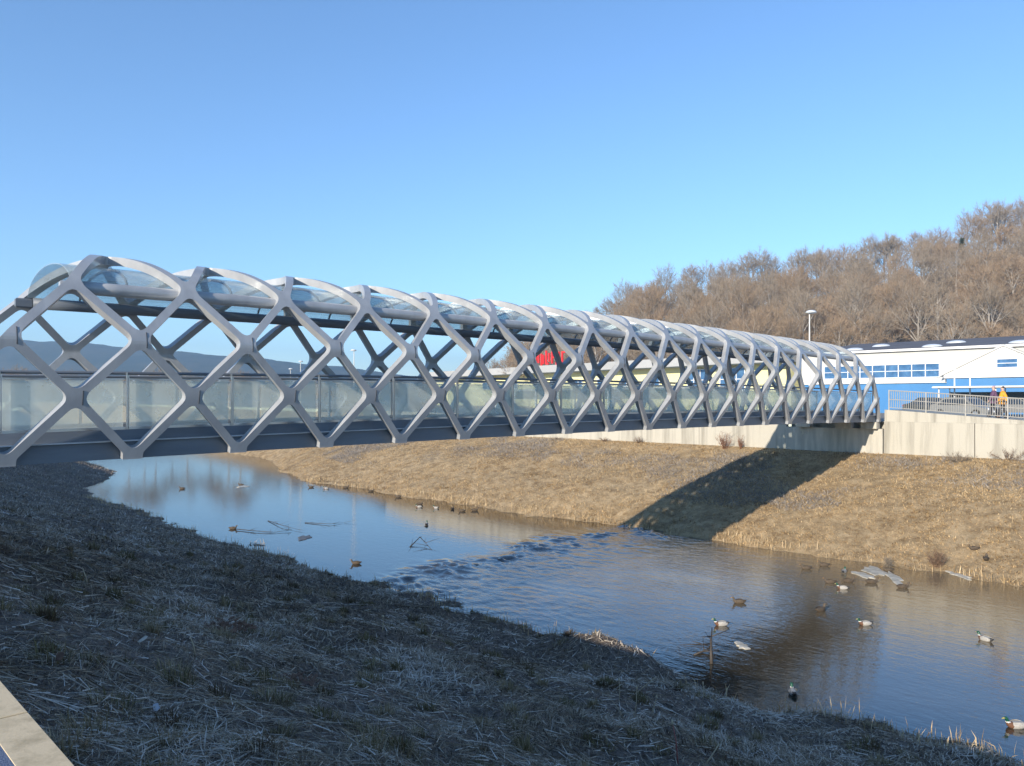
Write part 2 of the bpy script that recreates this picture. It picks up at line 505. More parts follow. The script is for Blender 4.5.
# ramp kerb sloping down from the bridge to the right, on the wall top
def ramp_z(u): return PLAT+.08+np.interp(u, [-16.9,-16.2,-10,-6,0], [.62,.58,.12,.04,.0])
ramp = empty('ramp', (-12, 48.4, PLAT))
mb = MB(tuple(ramp.location))
P, F = [], []
us = np.linspace(-16.9, 12, 30)
for u in us:
    z = float(ramp_z(u))
    P += [(u,47.25,PLAT+.004),(u,51.2,PLAT+.004),(u,51.2,z),(u,47.25,z)]
n = len(us)-1
F = [(0,1,2,3), tuple(4*n+i for i in (3,2,1,0))]
for i in range(n):
    for k in range(4): F.append((4*i+k, 4*i+(k+1) % 4, 4*i+4+(k+1) % 4, 4*i+4+k))
mb.add(P, F); mb.build('ramp_slab', M['concrete'], ramp)
tag(ramp, 'pale concrete ramp leading down from the far end of the bridge', 'ramp', kind='structure')

# ---- steel railing on the ramp
rail = empty('metal_railing', (-10, 47.36, PLAT))
ro = tuple(rail.location)
M['galv'] = pm('galvanised_steel', (.33,.32,.29), (.40,.38,.34), 8, .5, .1)
pu = np.linspace(-16.7, 11.3, 15)
for zz, nm in ((1.14,'top_rail'),(.62,'middle_rail'),(.14,'bottom_rail')):
    mb = MB(ro); mb.tube([(u,47.40,float(ramp_z(u))+zz) for u in np.linspace(-16.7,11.3,40)], .032 if zz > 1 else .024, 6)
    mb.build(nm, M['galv'], rail)
for i, u in enumerate(pu):
    z = float(ramp_z(u)); mb = MB(ro)
    mb.box((u,47.40,z+.57),(.06,.06,1.2)); mb.build('rail_post', M['galv'], rail)
    if i < len(pu)-1:
        mb = MB(ro)
        for q in np.linspace(u, pu[i+1], 18)[1:-1]:
            zq = float(ramp_z(q)); mb.tube([(q,47.40,zq+.14),(q,47.40,zq+1.14)], .019, 4, cap=False)
        mb.build('baluster_panel', M['galv'], rail)
tag(rail, 'galvanised steel railing with upright bars along the ramp right of the bridge', 'railing')
# ------------------------------------------------------------------ the footbridge
PITCH, VK0, UC = 2.3, 5.64, -19.1
def vk(k): return VK0+PITCH*k
def zb(v):
    k = (v-VK0)/PITCH
    return 5.71+.17*(1-((k-8)/10.0)**2)
bridge = empty('footbridge', (UC, vk(8), 5.7))
bo = tuple(bridge.location)

# half section: (lateral, height) by level 0..4, mirrored to level 8
nodes = [(1.94,.06),(2.26,1.30),(2.44,2.45),(1.98,3.58)]
prof = [(1.93,.01),(1.932,.02),(1.935,.035),(1.937,.05)]
def seg(p, q, n):
    for i in range(n): prof.append((p[0]+(q[0]-p[0])*i/n, p[1]+(q[1]-p[1])*i/n))
lev = [-.2,-.15,-.1,-.05]
for i in range(3):
    seg(nodes[i], nodes[i+1], 20); lev += [i+j/20 for j in range(20)]
a0 = R(22)
for j in range(41):
    a = a0+(math.pi/2-a0)*j/40
    prof.append((1.98*math.cos(a)/math.cos(a0), 3.58+.80*(math.sin(a)-math.sin(a0))/(1-math.sin(a0))))
    lev.append(3+j/40)
prof = np.array(prof); lev = np.array(lev)
prof = np.vstack([prof, np.stack([-prof[-2::-1,0], prof[-2::-1,1]], 1)])
lev = np.concatenate([lev, 8-lev[-2::-1]])
seglen = np.hypot(*np.diff(prof, axis=0).T)
S = np.concatenate([[0], np.cumsum(seglen)])
# smooth a little so that the kinks are soft, then resample
NS = 250
s_g = np.linspace(0, S[-1], NS)
T_g = np.interp(s_g, S, prof[:,0]); H_g = np.interp(s_g, S, prof[:,1]); L_g = np.interp(s_g, S, lev)
ker = np.array([1,2,3,2,1.])/9
def sm(x):
    y = x.copy(); y[2:-2] = np.convolve(x, ker, 'valid'); return y
T_g, H_g = sm(T_g), sm(H_g)
tn = np.gradient(T_g); hn = np.gradient(H_g); ln_ = np.hypot(tn, hn)
NT, NH = hn/ln_, -tn/ln_            # outward normal
if NT[0] < 0: NT, NH = -NT, -NH
dLds = np.gradient(L_g, s_g)
dvds = PITCH*.5*np.where((L_g < .01) | (L_g > 7.99), 0.95, dLds)
KA, KB = -2.45, 18.45
NV = 960
k_g = np.linspace(KA, KB, NV)
Sg, Kg = np.meshgrid(np.arange(NS), k_g, indexing='ij')
Lg = L_g[Sg]; cosw = 1/np.sqrt(1+dvds[Sg]**2)
Lg = np.clip(Lg, 0, 8)
Lf = np.minimum(Lg, 8-Lg)
roofy = sstep((Lf-2.9)/.8)
hw = .083+.008*roofy
fa = Kg-Lg/2; na = np.round(fa); dA = np.abs(fa-na)*PITCH*cosw-hw
fb = Kg+Lg/2; nb = np.round(fb); dB = np.abs(fb-nb)*PITCH*cosw-hw
rr = .20
hh = np.maximum(rr-np.abs(dA-dB), 0)/rr
f = np.minimum(dA, dB)-hh*hh*rr*.25
# the end diagonals close the tube; nothing stands beyond them
lo_ = (-2+Lf/2-Kg)*PITCH*cosw-hw
hi_ = (Kg-(18-Lf/2))*PITCH*cosw-hw
f = np.maximum(f, np.maximum(lo_, hi_))
isA = dA < dB
rid = np.where(isA, na+40, nb+240).astype(int)
TH_OUT, TH_IN = .095, .095
def surf(si, ki, side):
    """si, ki float grid coords -> 3-D point on the outer (+1) or inner (-1) skin"""
    t = np.interp(si, np.arange(NS), T_g); h = np.interp(si, np.arange(NS), H_g)
    n1 = np.interp(si, np.arange(NS), NT); n2 = np.interp(si, np.arange(NS), NH)
    k = np.interp(ki, np.arange(NV), k_g); v = vk(k)
    off = TH_OUT if side > 0 else -TH_IN
    return np.stack([UC+t+n1*off, v, zb(v)+h+n2*off], -1)
inside = f < 0
c00, c10, c11, c01 = inside[:-1,:-1], inside[1:,:-1], inside[1:,1:], inside[:-1,1:]
cnt = c00.astype(int)+c10+c11+c01
cell_rid = rid[:-1,:-1]
polys = {}      # rid -> list of polygons of (s,k) points ; walls -> list of segments
walls = {}
full = np.argwhere(cnt == 4)
for i, j in full:
    polys.setdefault(cell_rid[i, j], []).append(((i,j),(i+1,j),(i+1,j+1),(i,j+1)))
part_ = np.argwhere((cnt > 0) & (cnt < 4))
for i, j in part_:
    cor = ((i,j),(i+1,j),(i+1,j+1),(i,j+1))
    vals = [f[c] for c in cor]
    poly, cut = [], []
    for a in range(4):
        b = (a+1) % 4
        if vals[a] < 0: poly.append(cor[a])
        if (vals[a] < 0) != (vals[b] < 0):
            t_ = vals[a]/(vals[a]-vals[b])
            t_ = min(max(t_, .02), .98)
            q = (round(cor[a][0]+(cor[b][0]-cor[a][0])*t_, 4), round(cor[a][1]+(cor[b][1]-cor[a][1])*t_, 4))
            poly.append(q); cut.append((q, vals[a] < 0))
    if len(poly) < 3: continue
    r_ = cell_rid[i, j]
    polys.setdefault(r_, []).append(tuple(poly))
    if len(cut) == 2:
        p, q = (cut[0][0], cut[1][0]) if cut[0][1] else (cut[1][0], cut[0][0])
        walls.setdefault(r_, []).append((p, q))
for r_ in sorted(polys):
    idx = {}
    pts = []
    def vid(p):
        if p not in idx: idx[p] = len(pts); pts.append(p)
        return idx[p]
    F1 = [tuple(vid(p) for p in poly) for poly in polys[r_]]
    Wl = [(vid(p), vid(q)) for p, q in walls.get(r_, [])]
    if len(F1) < 12: continue
    P = np.array(pts, float)
    n = len(P)
    V = np.vstack([surf(P[:,0], P[:,1], 1), surf(P[:,0], P[:,1], -1)])-np.array(bo)
    faces = [f_[::-1] for f_ in F1]+[tuple(x+n for x in f_) for f_ in F1]+[(a, b, b+n, a+n) for a, b in Wl]
    me = bpy.data.meshes.new('lattice_rib')
    me.from_pydata(V.tolist(), [], faces)
    me.materials.append(M['steel'])
    sm_ = np.zeros(len(faces), bool); sm_[:2*len(F1)] = True
    me.update()
    o = bpy.data.objects.new('lattice_rib', me); col.objects.link(o); o.parent = bridge

# plate seams, one across each crossing on the river side
sL = np.interp([1.0, 2.0], L_g[:NS//2], np.arange(NS//2))
M['seam'] = pm('seam_dark', (.07,.075,.085), None, rough=.7)  # even dark colour of the seam lines
for row, si0 in ((1, sL[0]), (2, sL[1])):
    for k in np.arange(-1.5 if row == 1 else -1, 17.6, 1.0):
        ds = np.array([-3.,-1.5,1.5,3.]); mbv = []
        for sgn_, kk in ((-1, k-.004), (1, k+.004)):
            kf = np.full(4, (kk+.05-KA)/(KB-KA)*(NV-1))
            p1 = surf(si0+ds, kf, 1); nrm = np.stack([np.interp(si0+ds, np.arange(NS), NT), 0*ds, np.interp(si0+ds, np.arange(NS), NH)], -1)
            mbv.append((p1-nrm*.02, p1+nrm*.012))
        mb = MB(bo); P = []
        for q in range(4): P += [mbv[0][0][q], mbv[1][0][q], mbv[1][1][q], mbv[0][1][q]]
        F = [(0,1,2,3), (15,14,13,12)]
        for q in range(3):
            for e_ in range(4): F.append((4*q+e_, 4*q+(e_+1) % 4, 4*q+4+(e_+1) % 4, 4*q+4+e_))
        mb.add(P, F); mb.build('plate_seam', M['seam'], bridge)

V_A, V_B = vk(-2)+.15, vk(18)-.15
vlist = np.linspace(V_A, V_B, 41)
def sweep(name, section, mat, v_list=vlist, smooth=False, dz=0.0):
    """section: list of (u, height over the chord line); swept along the cambered bridge"""
    mb = MB(bo); P = []; n = len(section)
    for v in v_list:
        z = float(zb(v))+dz
        P += [(UC+s_[0], v, z+s_[1]) for s_ in section]
    F = [tuple(range(n)), tuple(range((len(v_list)-1)*n+n-1, (len(v_list)-1)*n-1, -1))]
    for i in range(len(v_list)-1):
        for k in range(n): F.append((i*n+k, i*n+(k+1) % n, i*n+n+(k+1) % n, i*n+n+k))
    mb.add(P, F)
    return mb.build(name, mat, bridge, smooth=smooth)
def rect(a, b, c, d): return [(a,c),(b,c),(b,d),(a,d)]
for sgn in (1, -1):
    q = lambda a, b, c, d: rect(min(sgn*a, sgn*b), max(sgn*a, sgn*b), c, d)
    sweep('chord_beam', q(1.52,1.86,.0,.36), M['chord'])
    sweep('chord_flange', q(1.50,1.93,.363,.385), M['flange'])
    sweep('edge_beam', q(1.50,1.70,.388,.60), M['chord'])
    sweep('glass_shoe', q(1.56,1.64,.603,.655), M['inox'])
    circ = [(sgn*1.62+.035*math.cos(t), 1.80+.035*math.sin(t)) for t in np.linspace(0, 2*math.pi, 9)[:-1]]
    sweep('handrail', circ, M['chord'], smooth=True)
    sweep('glass_rail', q(1.585,1.615,1.66,1.69), M['inox'])
    tv = np.linspace(vk(-.52 if sgn > 0 else -.42), vk(16.6), 41)
    circ = [(sgn*1.80+.135*math.cos(t), 3.52+.135*math.sin(t)) for t in np.linspace(0, 2*math.pi, 15)[:-1]]
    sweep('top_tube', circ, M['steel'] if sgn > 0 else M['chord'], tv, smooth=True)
    for k in range(-2, 19):
        v = min(max(vk(k), V_A+.05), V_B-.05); z = float(zb(v))
        mb = MB(bo)
        mb.box((UC+sgn*1.67, v, z+1.19), (.05, .022, 1.15)); mb.box((UC+sgn*1.67, v+.035, z+1.19), (.05, .012, 1.15))
        mb.box((UC+sgn*1.64, v, z+1.79), (.08, .03, .05))
        mb.build('rail_post', M['inox'], bridge)
        if k < 18:
            mb = MB(bo); v2 = min(vk(k+1), V_B)
            a, b_ = v+.06, v2-.06
            za, zc = float(zb(a)), float(zb(b_))
            x0, x1 = UC+sgn*1.595, UC+sgn*1.607
            mb.add([(x0,a,za+.66),(x1,a,za+.66),(x1,b_,zc+.66),(x0,b_,zc+.66),(x0,a,za+1.655),(x1,a,za+1.655),(x1,b_,zc+1.655),(x0,b_,zc+1.655)],
                   [(0,3,2,1),(4,5,6,7),(0,1,5,4),(1,2,6,5),(2,3,7,6),(3,0,4,7)])
            mb.build('glass_panel', M['railglass'], bridge)
sweep('deck', rect(-1.49, 1.49, .36, .52), M['deck'])
for k in range(-1, 18, 1):
    v = vk(k); z = float(zb(v)); mb = MB(bo)
    mb.box((UC, v, z+.20), (3.0, .16, .30)); mb.build('cross_beam', M['chord'], bridge)
# curved roof glazing, one pane per bay, on slim hoops between the top tubes
def arch(a, lift=0.0):
    return (1.72*math.cos(a), 3.60+(.60+lift)*math.sin(a))
angs = np.linspace(R(4), R(176), 19)
for k in range(-1, 17):
    a, b_ = vk(k+.52 if k == -1 else k)+.012, vk(min(k+1, 16.5))-.012
    if b_-a < .2: continue
    mb = MB(bo); P = []
    for v in (a, b_):
        z = float(zb(v))
        for an in angs:
            y, h = arch(an); P.append((UC+y, v, z+h))
        for an in angs[::-1]:
            y, h = arch(an, -.022); P.append((UC+y*.99, v, z+h))
    n = len(angs)*2
    F = [tuple(range(n)), tuple(range(2*n-1, n-1, -1))]+[(i, (i+1) % n, n+(i+1) % n, n+i) for i in range(n)]
    mb.add(P, F); mb.build('roof_pane', M['roofglass'], bridge)
for k in range(0, 17):
    v = vk(k); z = float(zb(v)); mb = MB(bo)
    P = []
    for dv in (-.018, .018):
        for an in angs:
            y, h = arch(an, -.03); P.append((UC+y*.985, v+dv, z+h))
        for an in angs[::-1]:
            y, h = arch(an, -.08); P.append((UC+y*.962, v+dv, z+h))
    n = len(angs)*2
    F = [tuple(range(n)), tuple(range(2*n-1, n-1, -1))]+[(i, (i+1) % n, n+(i+1) % n, n+i) for i in range(n)]
    mb.add(P, F); mb.build('roof_hoop', M['chord'], bridge)
# short struts that carry the tubes off the lattice
for k in range(-1, 17):
    v = vk(k+.5); z = float(zb(v))
    for sgn in (1, -1):
        mb = MB(bo); mb.box((UC+sgn*1.84, v, z+3.52), (.12, .34, .22), bev=.03)
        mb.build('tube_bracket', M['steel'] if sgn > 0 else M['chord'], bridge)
for u in (-21.6, -19.1, -17.6):
    mb = MB(bo); mb.box((u, 47.0-.05, 5.505), (.9, .55, .40), bev=.02); mb.build('bearing_block', M['concrete_stained'], bridge)
tag(bridge, 'grey steel footbridge inside a diamond lattice tube crossing the river', 'bridge')
ab = MB((UC, .4, 4.0))
ab.box((UC, .35, 4.8), (6.0, 1.2, 1.78), bev=.02)
tag(ab.build('bridge_abutment', M['concrete']), 'concrete abutment block carrying the near end of the lattice bridge', 'abutment')
# ------------------------------------------------------------------ hills
def forest_mat(name, cols, scale):
    return multi(name, cols, scale, .95, 1.0, scale*4, .1)
M['far_forest'] = forest_mat('far_forest', [(.012,.020,.016),(.060,.060,.040),(.022,.034,.022),(.11,.085,.06)], .012)
M['litter'] = multi('leaf_litter', [(.14,.10,.065),(.26,.185,.11),(.34,.245,.15),(.20,.155,.10)], .35, .95, .8, 3)

def cam_grid(name, Xs, Zs, zf, mat):
    X, Z = np.meshgrid(Xs, Zs, indexing='ij')
    H = zf(X, Z)
    nu, nw = X.shape
    idx = np.arange(nu*nw).reshape(nu, nw)
    F = np.stack([idx[:-1,:-1], idx[:-1,1:], idx[1:,1:], idx[1:,:-1]], -1).reshape(-1, 4)
    V = np.stack([X*CS-Z*SN, X*SN+Z*CS, H], -1).reshape(-1, 3)
    return mesh_np(name, V[:], F[:, ::-1], mat, smooth=True)

HX = [-26, -8, 8, 22, 39, 57, 80, 103, 125, 150, 200, 300, 420]
HH = [0, 1, 6, 15.5, 23, 25.5, 29, 33, 37.5, 46, 54, 62, 66]
def hill_z(X, Z):
    X = np.asarray(X, float); Z = np.asarray(Z, float)
    Xr = X*235/np.maximum(Z, 150)
    H = np.interp(Xr, HX, HH)
    return PLAT-.1+(H+1.2)*np.clip((Z-118)/117., 0, 1)**.85*(Xr > -26)-.6*(Z < 119)+1.2*vnoise(X*.05, Z*.05, 41)*sstep((Z-125)/30)*sstep((Xr+10)/25)
hill = cam_grid('wooded_hillside', np.linspace(-30, 420, 126), np.linspace(117, 420, 70), hill_z, M['litter'])
tag(hill, kind='structure')

def far_z(X, Z):
    a = X/Z
    ang = (np.array([-700,-300,-100,0,60,130,200,270,330,420,470,520,560,1400])-512)/FPX
    hh = np.array([95,118,126,122,121,108,98,84,70,52,40,22,0,0])
    H = np.interp(a, ang, hh)
    t = np.clip((Z-1150)/450., 0, 1)
    bump = 9*vnoise(X*.006, Z*.006, 51)+5*vnoise(X*.018, Z*.018, 52)+3.2*vnoise(X*.05, Z*.05, 53)
    return 4.0+(H+bump*sstep(H/60))*np.sin(t*math.pi/2)
fh = cam_grid('hills', np.linspace(-2600, 260, 420), np.linspace(1140, 1900, 60), far_z, M['far_forest'])
tag(fh, kind='structure')

# ------------------------------------------------------------------ bare trees
M['bark'] = pm('bark', (.24,.215,.185), (.40,.36,.31), 4, .95)
M['twig_grey'] = tint_mat('grey_twigs', [(.215,.17,.125),(.32,.26,.195)], patch=.2)
M['twig_brown'] = tint_mat('brown_twigs', [(.23,.165,.11),(.33,.245,.165)], patch=.2)
M['twig_leaf'] = tint_mat('brown_leaf_twigs', [(.26,.185,.125),(.37,.275,.19)], patch=.2)
M['conifer'] = tint_mat('needles', [(.035,.05,.022),(.075,.085,.035)], patch=.3)

def tri_mesh(name, P0, P1, width, mat, tint, parent=None):
    """thin tapering slivers from P0 to P1"""
    d = P1-P0
    ln = np.linalg.norm(d, axis=1, keepdims=True)+1e-9
    r = rng.normal(size=d.shape)
    s = np.cross(d/ln, r); s /= np.linalg.norm(s, axis=1, keepdims=True)+1e-9
    w = np.asarray(width).reshape(-1, 1)
    V = np.stack([P0-s*w*.5, P0+s*w*.5, P1], 1).reshape(-1, 3)
    F = np.arange(len(V)).reshape(-1, 3)
    return mesh_np(name, V, F, mat, parent=parent, tint=np.repeat(tint, 3))

def bare_tree(label, Ht, spread, base, ntw, twm, seed, tw=.04, up=.75, conifer=False):
    """trunk with forking limbs; the outermost twigs are thin slivers"""
    rg = random.Random(seed)
    t = empty('bare_tree' if not conifer else 'conifer_tree', (0, 0, -100))
    tag(t, label, 'tree')
    tk = MB()
    segs = []
    def rot(d, ang, az):
        a = Vector((0,0,1)) if abs(d.z) < .95 else Vector((1,0,0))
        x = d.cross(a).normalized(); y = d.cross(x)
        return (d*math.cos(ang)+(x*math.cos(az)+y*math.sin(az))*math.sin(ang)).normalized()
    def grow(p, d, L, r, depth):
        d1 = (d+Vector((rg.uniform(-.12,.12), rg.uniform(-.12,.12), .10))).normalized()
        m = p+d*L*.5; q = m+d1*L*.5
        if depth <= 3: tk.tube([p, m, q], [r, r*.8, r*.55], 6 if depth < 2 else (4 if depth == 2 else 3), cap=False)
        segs.append((depth, np.array(p), np.array(q)))
        if depth >= 4: return
        n = (5, 4, 4, 3)[depth]
        az = rg.uniform(0, 6.28)
        for i in range(n):
            s = .45+.55*(i+1)/n
            az += 2.4+rg.uniform(-.4,.4)
            ang = rg.uniform(.35,.75)*(1.15 if i < n-1 else .35)
            b = p.lerp(m, s*2) if s < .5 else m.lerp(q, (s-.5)*2)
            grow(b, rot(d1, ang, az), L*rg.uniform(.58,.74)*(spread/4.0 if depth == 0 else 1), r*.52, depth+1)
    if conifer:
        tk.tube([(0,0,0),(.05,0,Ht*.5),(0,.05,Ht)], [.16,.10,.02], 7)
        for i in range(70):
            q = .12+.88*i/70; an = i*2.4; L = spread*(1.03-q)*rg.uniform(.8,1.15)
            p = Vector((0,0,Ht*q)); e = p+Vector((math.cos(an)*L, math.sin(an)*L, -.12*L))
            tk.tube([p, e], [.03,.008], 3, cap=False); segs.append((4, np.array(p), np.array(e)))
    else:
        tr = Ht*base
        top = Vector((rg.uniform(-.3,.3), rg.uniform(-.3,.3), tr))
        r0 = Ht*.0155
        tk.tube([(0,0,0), top*.5+Vector((.06,.05,0)), top], [r0*1.25, r0, r0*.85], 8, cap=False)
        nl = 4
        grow(top, Vector((rg.uniform(-.08,.08), rg.uniform(-.08,.08), 1)).normalized(), Ht*(1-base)*.46, r0*.8, 0)
        for i in range(nl):
            an = i*1.57+rg.uniform(-.4,.4)
            z0 = top*rg.uniform(.72, 1.0)
            grow(z0, Vector((math.cos(an)*.62*spread/4, math.sin(an)*.62*spread/4, .85)).normalized(), Ht*(1-base)*.40, r0*.6, 1)
        ph = max(s[2][2] for s in segs)
    o = tk.build('trunk', M['bark'], t, smooth=True, fix=False)
    fine = [s for s in segs if s[0] >= 3]
    A0 = np.array([s[1] for s in fine]); B0 = np.array([s[2] for s in fine])
    k = rng.integers(0, len(fine), ntw)
    A, B = A0[k], B0[k]
    P0 = A+(B-A)*rng.random((ntw, 1))
    dn = (B-A)/(np.linalg.norm(B-A, axis=1, keepdims=True)+1e-9)
    dirs = dn*.75+rng.normal(size=(ntw, 3))*.42+np.array([0, 0, .30 if not conifer else -.15])
    dirs /= np.linalg.norm(dirs, axis=1, keepdims=True)
    L = rng.uniform(.5, 1.7, (ntw, 1))*(1 if not conifer else .5)
    P0 = np.vstack([P0, A0]); P1 = np.vstack([P0[:ntw]+dirs*L, B0])
    wd = np.concatenate([rng.uniform(.6, 1.4, ntw)*tw, np.full(len(A0), tw*1.3)])
    tri_mesh('crown', P0, P1, wd, twm, rng.random(len(P0)), t)
    return t

HG = 'bare trees covering the hillside'
tree_kinds = [
    bare_tree('tall bare grey-brown tree with a narrow upright crown on the hillside', 16.5, 2.8, .40, 2500, M['twig_grey'], 1),
    bare_tree('bare tree with a wide rounded grey crown on the hillside', 15.5, 4.4, .33, 3400, M['twig_grey'], 2),
    bare_tree('bare brown tree with a dense domed crown on the hillside', 14.0, 4.4, .24, 5200, M['twig_brown'], 3),
    bare_tree('slender bare brown tree with thin high branches on the hillside', 16.0, 2.6, .46, 2000, M['twig_brown'], 4),
    bare_tree('bare tree still holding russet withered leaves on the hillside', 11.0, 3.8, .18, 4500, M['twig_leaf'], 5, tw=.06),
    bare_tree('low spreading bare tree with many grey branches on the hillside', 11.5, 4.4, .22, 3800, M['twig_grey'], 6),
]
pine_kind = bare_tree('dark green conifer standing among the bare trees of the hillside', 10.0, 2.2, .2, 5200, M['conifer'], 9, tw=.10, conifer=True)
tree_kinds_all = tree_kinds+[pine_kind]
first_used = set()
def plant_tree(kind, u, v, z, s, label=None, group=HG):
    src = tree_kinds_all[kind]
    if kind in first_used: t = copy_tree(src)
    else: t = src; first_used.add(kind)
    t.location = (u, v, z); t.rotation_euler = (0, 0, random.uniform(0, 6.28))
    t.scale = (s*random.uniform(.9,1.12), s*random.uniform(.9,1.12), s)
    if label: t['label'] = label
    t['group'] = group
    return t
# ridge line first (close planting), then the slope
spots = []
X = -6.0
while X < 236:
    Z = 236+random.uniform(-9, 9); spots.append((X, Z, 1)); X += random.uniform(3.2, 5.6)
rs = random.Random(5)
tries = 0
while len(spots) < 268 and tries < 9000:
    tries += 1
    Z = 122+(232-122)*rs.random()**.8
    a = rs.uniform(-.02, .80)
    X = a*Z
    if np.interp(X*235/max(Z,150), HX, HH) < 3.5: continue
    if any((X-q[0])**2+(Z-q[1])**2 < (4.2+Z*.008)**2 for q in spots): continue
    spots.append((X, Z, 0))
for X, Z, ridge in spots:
    u, v = CAMXZ(X, Z); z = float(hill_z(X, Z))-.25
    r = rs.random()
    if ridge: kind = 0 if r < .34 else (1 if r < .6 else (2 if r < .78 else (3 if r < .93 else 5)))
    else: kind = 0 if r < .12 else (1 if r < .3 else (2 if r < .52 else (3 if r < .62 else (4 if r < .80 else 5))))
    s = rs.uniform(.85, 1.12)*(1.0 if ridge else .84)
    if X < 30: s *= .8
    plant_tree(kind, u, v, z, s)
for px, Z in ((690, 210), (865, 226), (962, 222), (770, 205)):
    X = (px-512)/FPX*Z; u, v = CAMXZ(X, Z)
    plant_tree(6, u, v, float(hill_z(X, Z))-.2, .95 if px != 770 else .7)
    # each conifer gets its own words
con = [o for o in col.objects if o.name.startswith('conifer_tree')]
for o, l in zip(con, ['dark green conifer under the domed bare crown at the left end of the hill', 'small dark green conifer just below the ridge, above the skylights of the white hall',
                      'dark green conifer near the crest at the right end of the hill', 'smallest dark green conifer, left of the tall street lamp']):
    o['label'] = l

# undergrowth between the trunks: uncountable
n = 42000
Z = 119+(234-119)*rng.random(n)**.75
a = rng.uniform(-.03, .85, n); X = a*Z
ok = np.interp(X*235/np.maximum(Z, 150), HX, HH) > 2.5
X, Z = X[ok], Z[ok]; n = len(X)
P0 = np.stack([X*CS-Z*SN, X*SN+Z*CS, hill_z(X, Z)-.1], -1)
clump = np.clip(.9+1.7*vnoise(X*.11, Z*.11, 61), .12, 2)
d = rng.normal(size=(n, 3))*np.array([.5,.5,.15])+np.array([0,0,.8])
P1 = P0+d*(rng.uniform(.8, 3.0, (n, 1))*clump[:, None])
ug = tri_mesh('undergrowth', P0, P1, rng.uniform(.07, .17, n), M['twig_leaf'], rng.random(n)*.8+.1)
tag(ug, kind='stuff')

# riverside trees beyond the bend at the left, seen through the railing glass and mirrored in the water
LG = 'small bare trees on the river bank upstream'
rl = random.Random(21)
for i in range(30):
    px = -70+i*17.5+rl.uniform(-7,7); Z = rl.uniform(128, 165)*(1 if px < 330 else 1.05)
    s = rl.uniform(.36,.56)*(.8 if px > 300 else 1); kd = rl.choice((5,4,2,1,5))
    X = (px-512)/FPX*Z; u, v = CAMXZ(X, Z)
    plant_tree(kd, u, v, PLAT-.3, s, 'small bare tree on the upstream river bank behind the lattice bridge', LG)
# ------------------------------------------------------------------ buildings beyond the wall
M['white'] = pm('white_render', (.80,.78,.74), (.74,.72,.69), .6, .8)
M['greywhite'] = pm('pale_grey_panels', (.48,.47,.44), (.54,.53,.50), .5, .7)
M['blue'] = pm('blue_cladding', (.04,.18,.40), (.05,.21,.45), .5, .5)
M['roof'] = pm('dark_roofing', (.085,.085,.10), (.12,.12,.13), .6, .9)
M['winglass'] = pm('sky_tinted_glass', (.04,.11,.24), (.10,.22,.40), 1.6, .08, .35)  # sky reflection painted in as the blue of the panes
M['winframe'] = pm('white_frame', (.75,.76,.78))
M['acrylic'] = pm('white_acrylic', (.55,.58,.60), (.70,.72,.72), 1.5, .3)
HV = 80.0
hall = empty('white_hall', (-20, HV+8, PLAT))
ho = tuple(hall.location)
U0, U1 = -37.0, 14.0
mb = MB(ho); mb.box(((U0+U1)/2, HV+10, 7.18), (U1-U0, 20, 2.94)); mb.build('blue_base_wall', M['blue'], hall)
mb = MB(ho); mb.box(((U0+U1)/2, HV+9.95, 10.22), (U1-U0+.16, 20.06, 3.13)); mb.build('upper_wall', M['greywhite'], hall)
mb = MB(ho); mb.prism([(HV-.35,11.80),(HV-.35,11.95),(HV+15,13.75),(HV+30,11.95),(HV+30,11.8)], U0-.4, U1+.4, axis='x'); mb.build('roof', M['roof'], hall)
mb = MB(ho); mb.box(((U0+U1)/2, HV-.40, 11.86), (U1-U0+.8, .10, .22)); mb.build('eaves_gutter', M['white'], hall)
mb = MB(ho); mb.box(((U0+U1)/2, HV-.14, 8.83), (U1-U0+.2, .12, .38)); mb.build('white_band', M['white'], hall)
def window(parent, o_, u0, u1, z0, z1, v, nx, nz, fr=M['winframe'], gl=M['winglass']):
    w = MB(o_); t = .07
    w.box(((u0+u1)/2, v-.05, z0-t/2), (u1-u0+2*t, .12, t)); w.box(((u0+u1)/2, v-.05, z1+t/2), (u1-u0+2*t, .12, t))
    for i in range(nx+1):
        u = u0+(u1-u0)*i/nx
        w.box((u, v-.047, (z0+z1)/2), (t, .11, z1-z0-.002))
    for j in range(1, nz):
        z = z0+(z1-z0)*j/nz
        for i in range(nx):
            ua, ub = u0+(u1-u0)*i/nx+t/2, u0+(u1-u0)*(i+1)/nx-t/2
            w.box(((ua+ub)/2, v-.044, z), (ub-ua-.002, .10, .055))
    f_ = w.build('window', fr, parent)
    g = MB(o_); g.box(((u0+u1)/2, v-.012, (z0+z1)/2), (u1-u0, .02, z1-z0)); g.build('pane', gl, f_)
    # a child of a child: undo the doubled origin shift
    return f_
window(hall, ho, -34.6, -23.6, 9.22, 10.45, HV-.085, 9, 2)
# projecting gable
mb = MB(ho); mb.prism([(-22.9,9.02),(-13.3,9.02),(-13.3,9.3),(-18.1,11.75),(-22.9,9.3)], HV-1.3, HV-.10, axis='y'); mb.build('gable', M['white'], hall)
for s in (1, -1):
    mb = MB(ho); a, b = (-18.1, 11.77), (-18.1-s*5.1, 9.17)
    mb.prism([(a[0],a[1]),(b[0],b[1]),(b[0],b[1]+.16),(a[0],a[1]+.16)], HV-1.45, HV-.42, axis='y'); mb.build('gable_verge', M['greywhite'], hall)
window(hall, ho, -18.6, -17.0, 9.9, 10.6, HV-1.302, 1, 2)
mb = MB(ho); mb.box((-17.8, HV-1.34, 10.92), (1.7, .08, .5)); mb.build('roller_blind_box', M['greywhite'], hall)
mb = MB(ho); mb.box((-18.1, HV-.62, 7.35), (9.2, 1.0, 3.24)); mb.build('porch_base', M['blue'], hall)
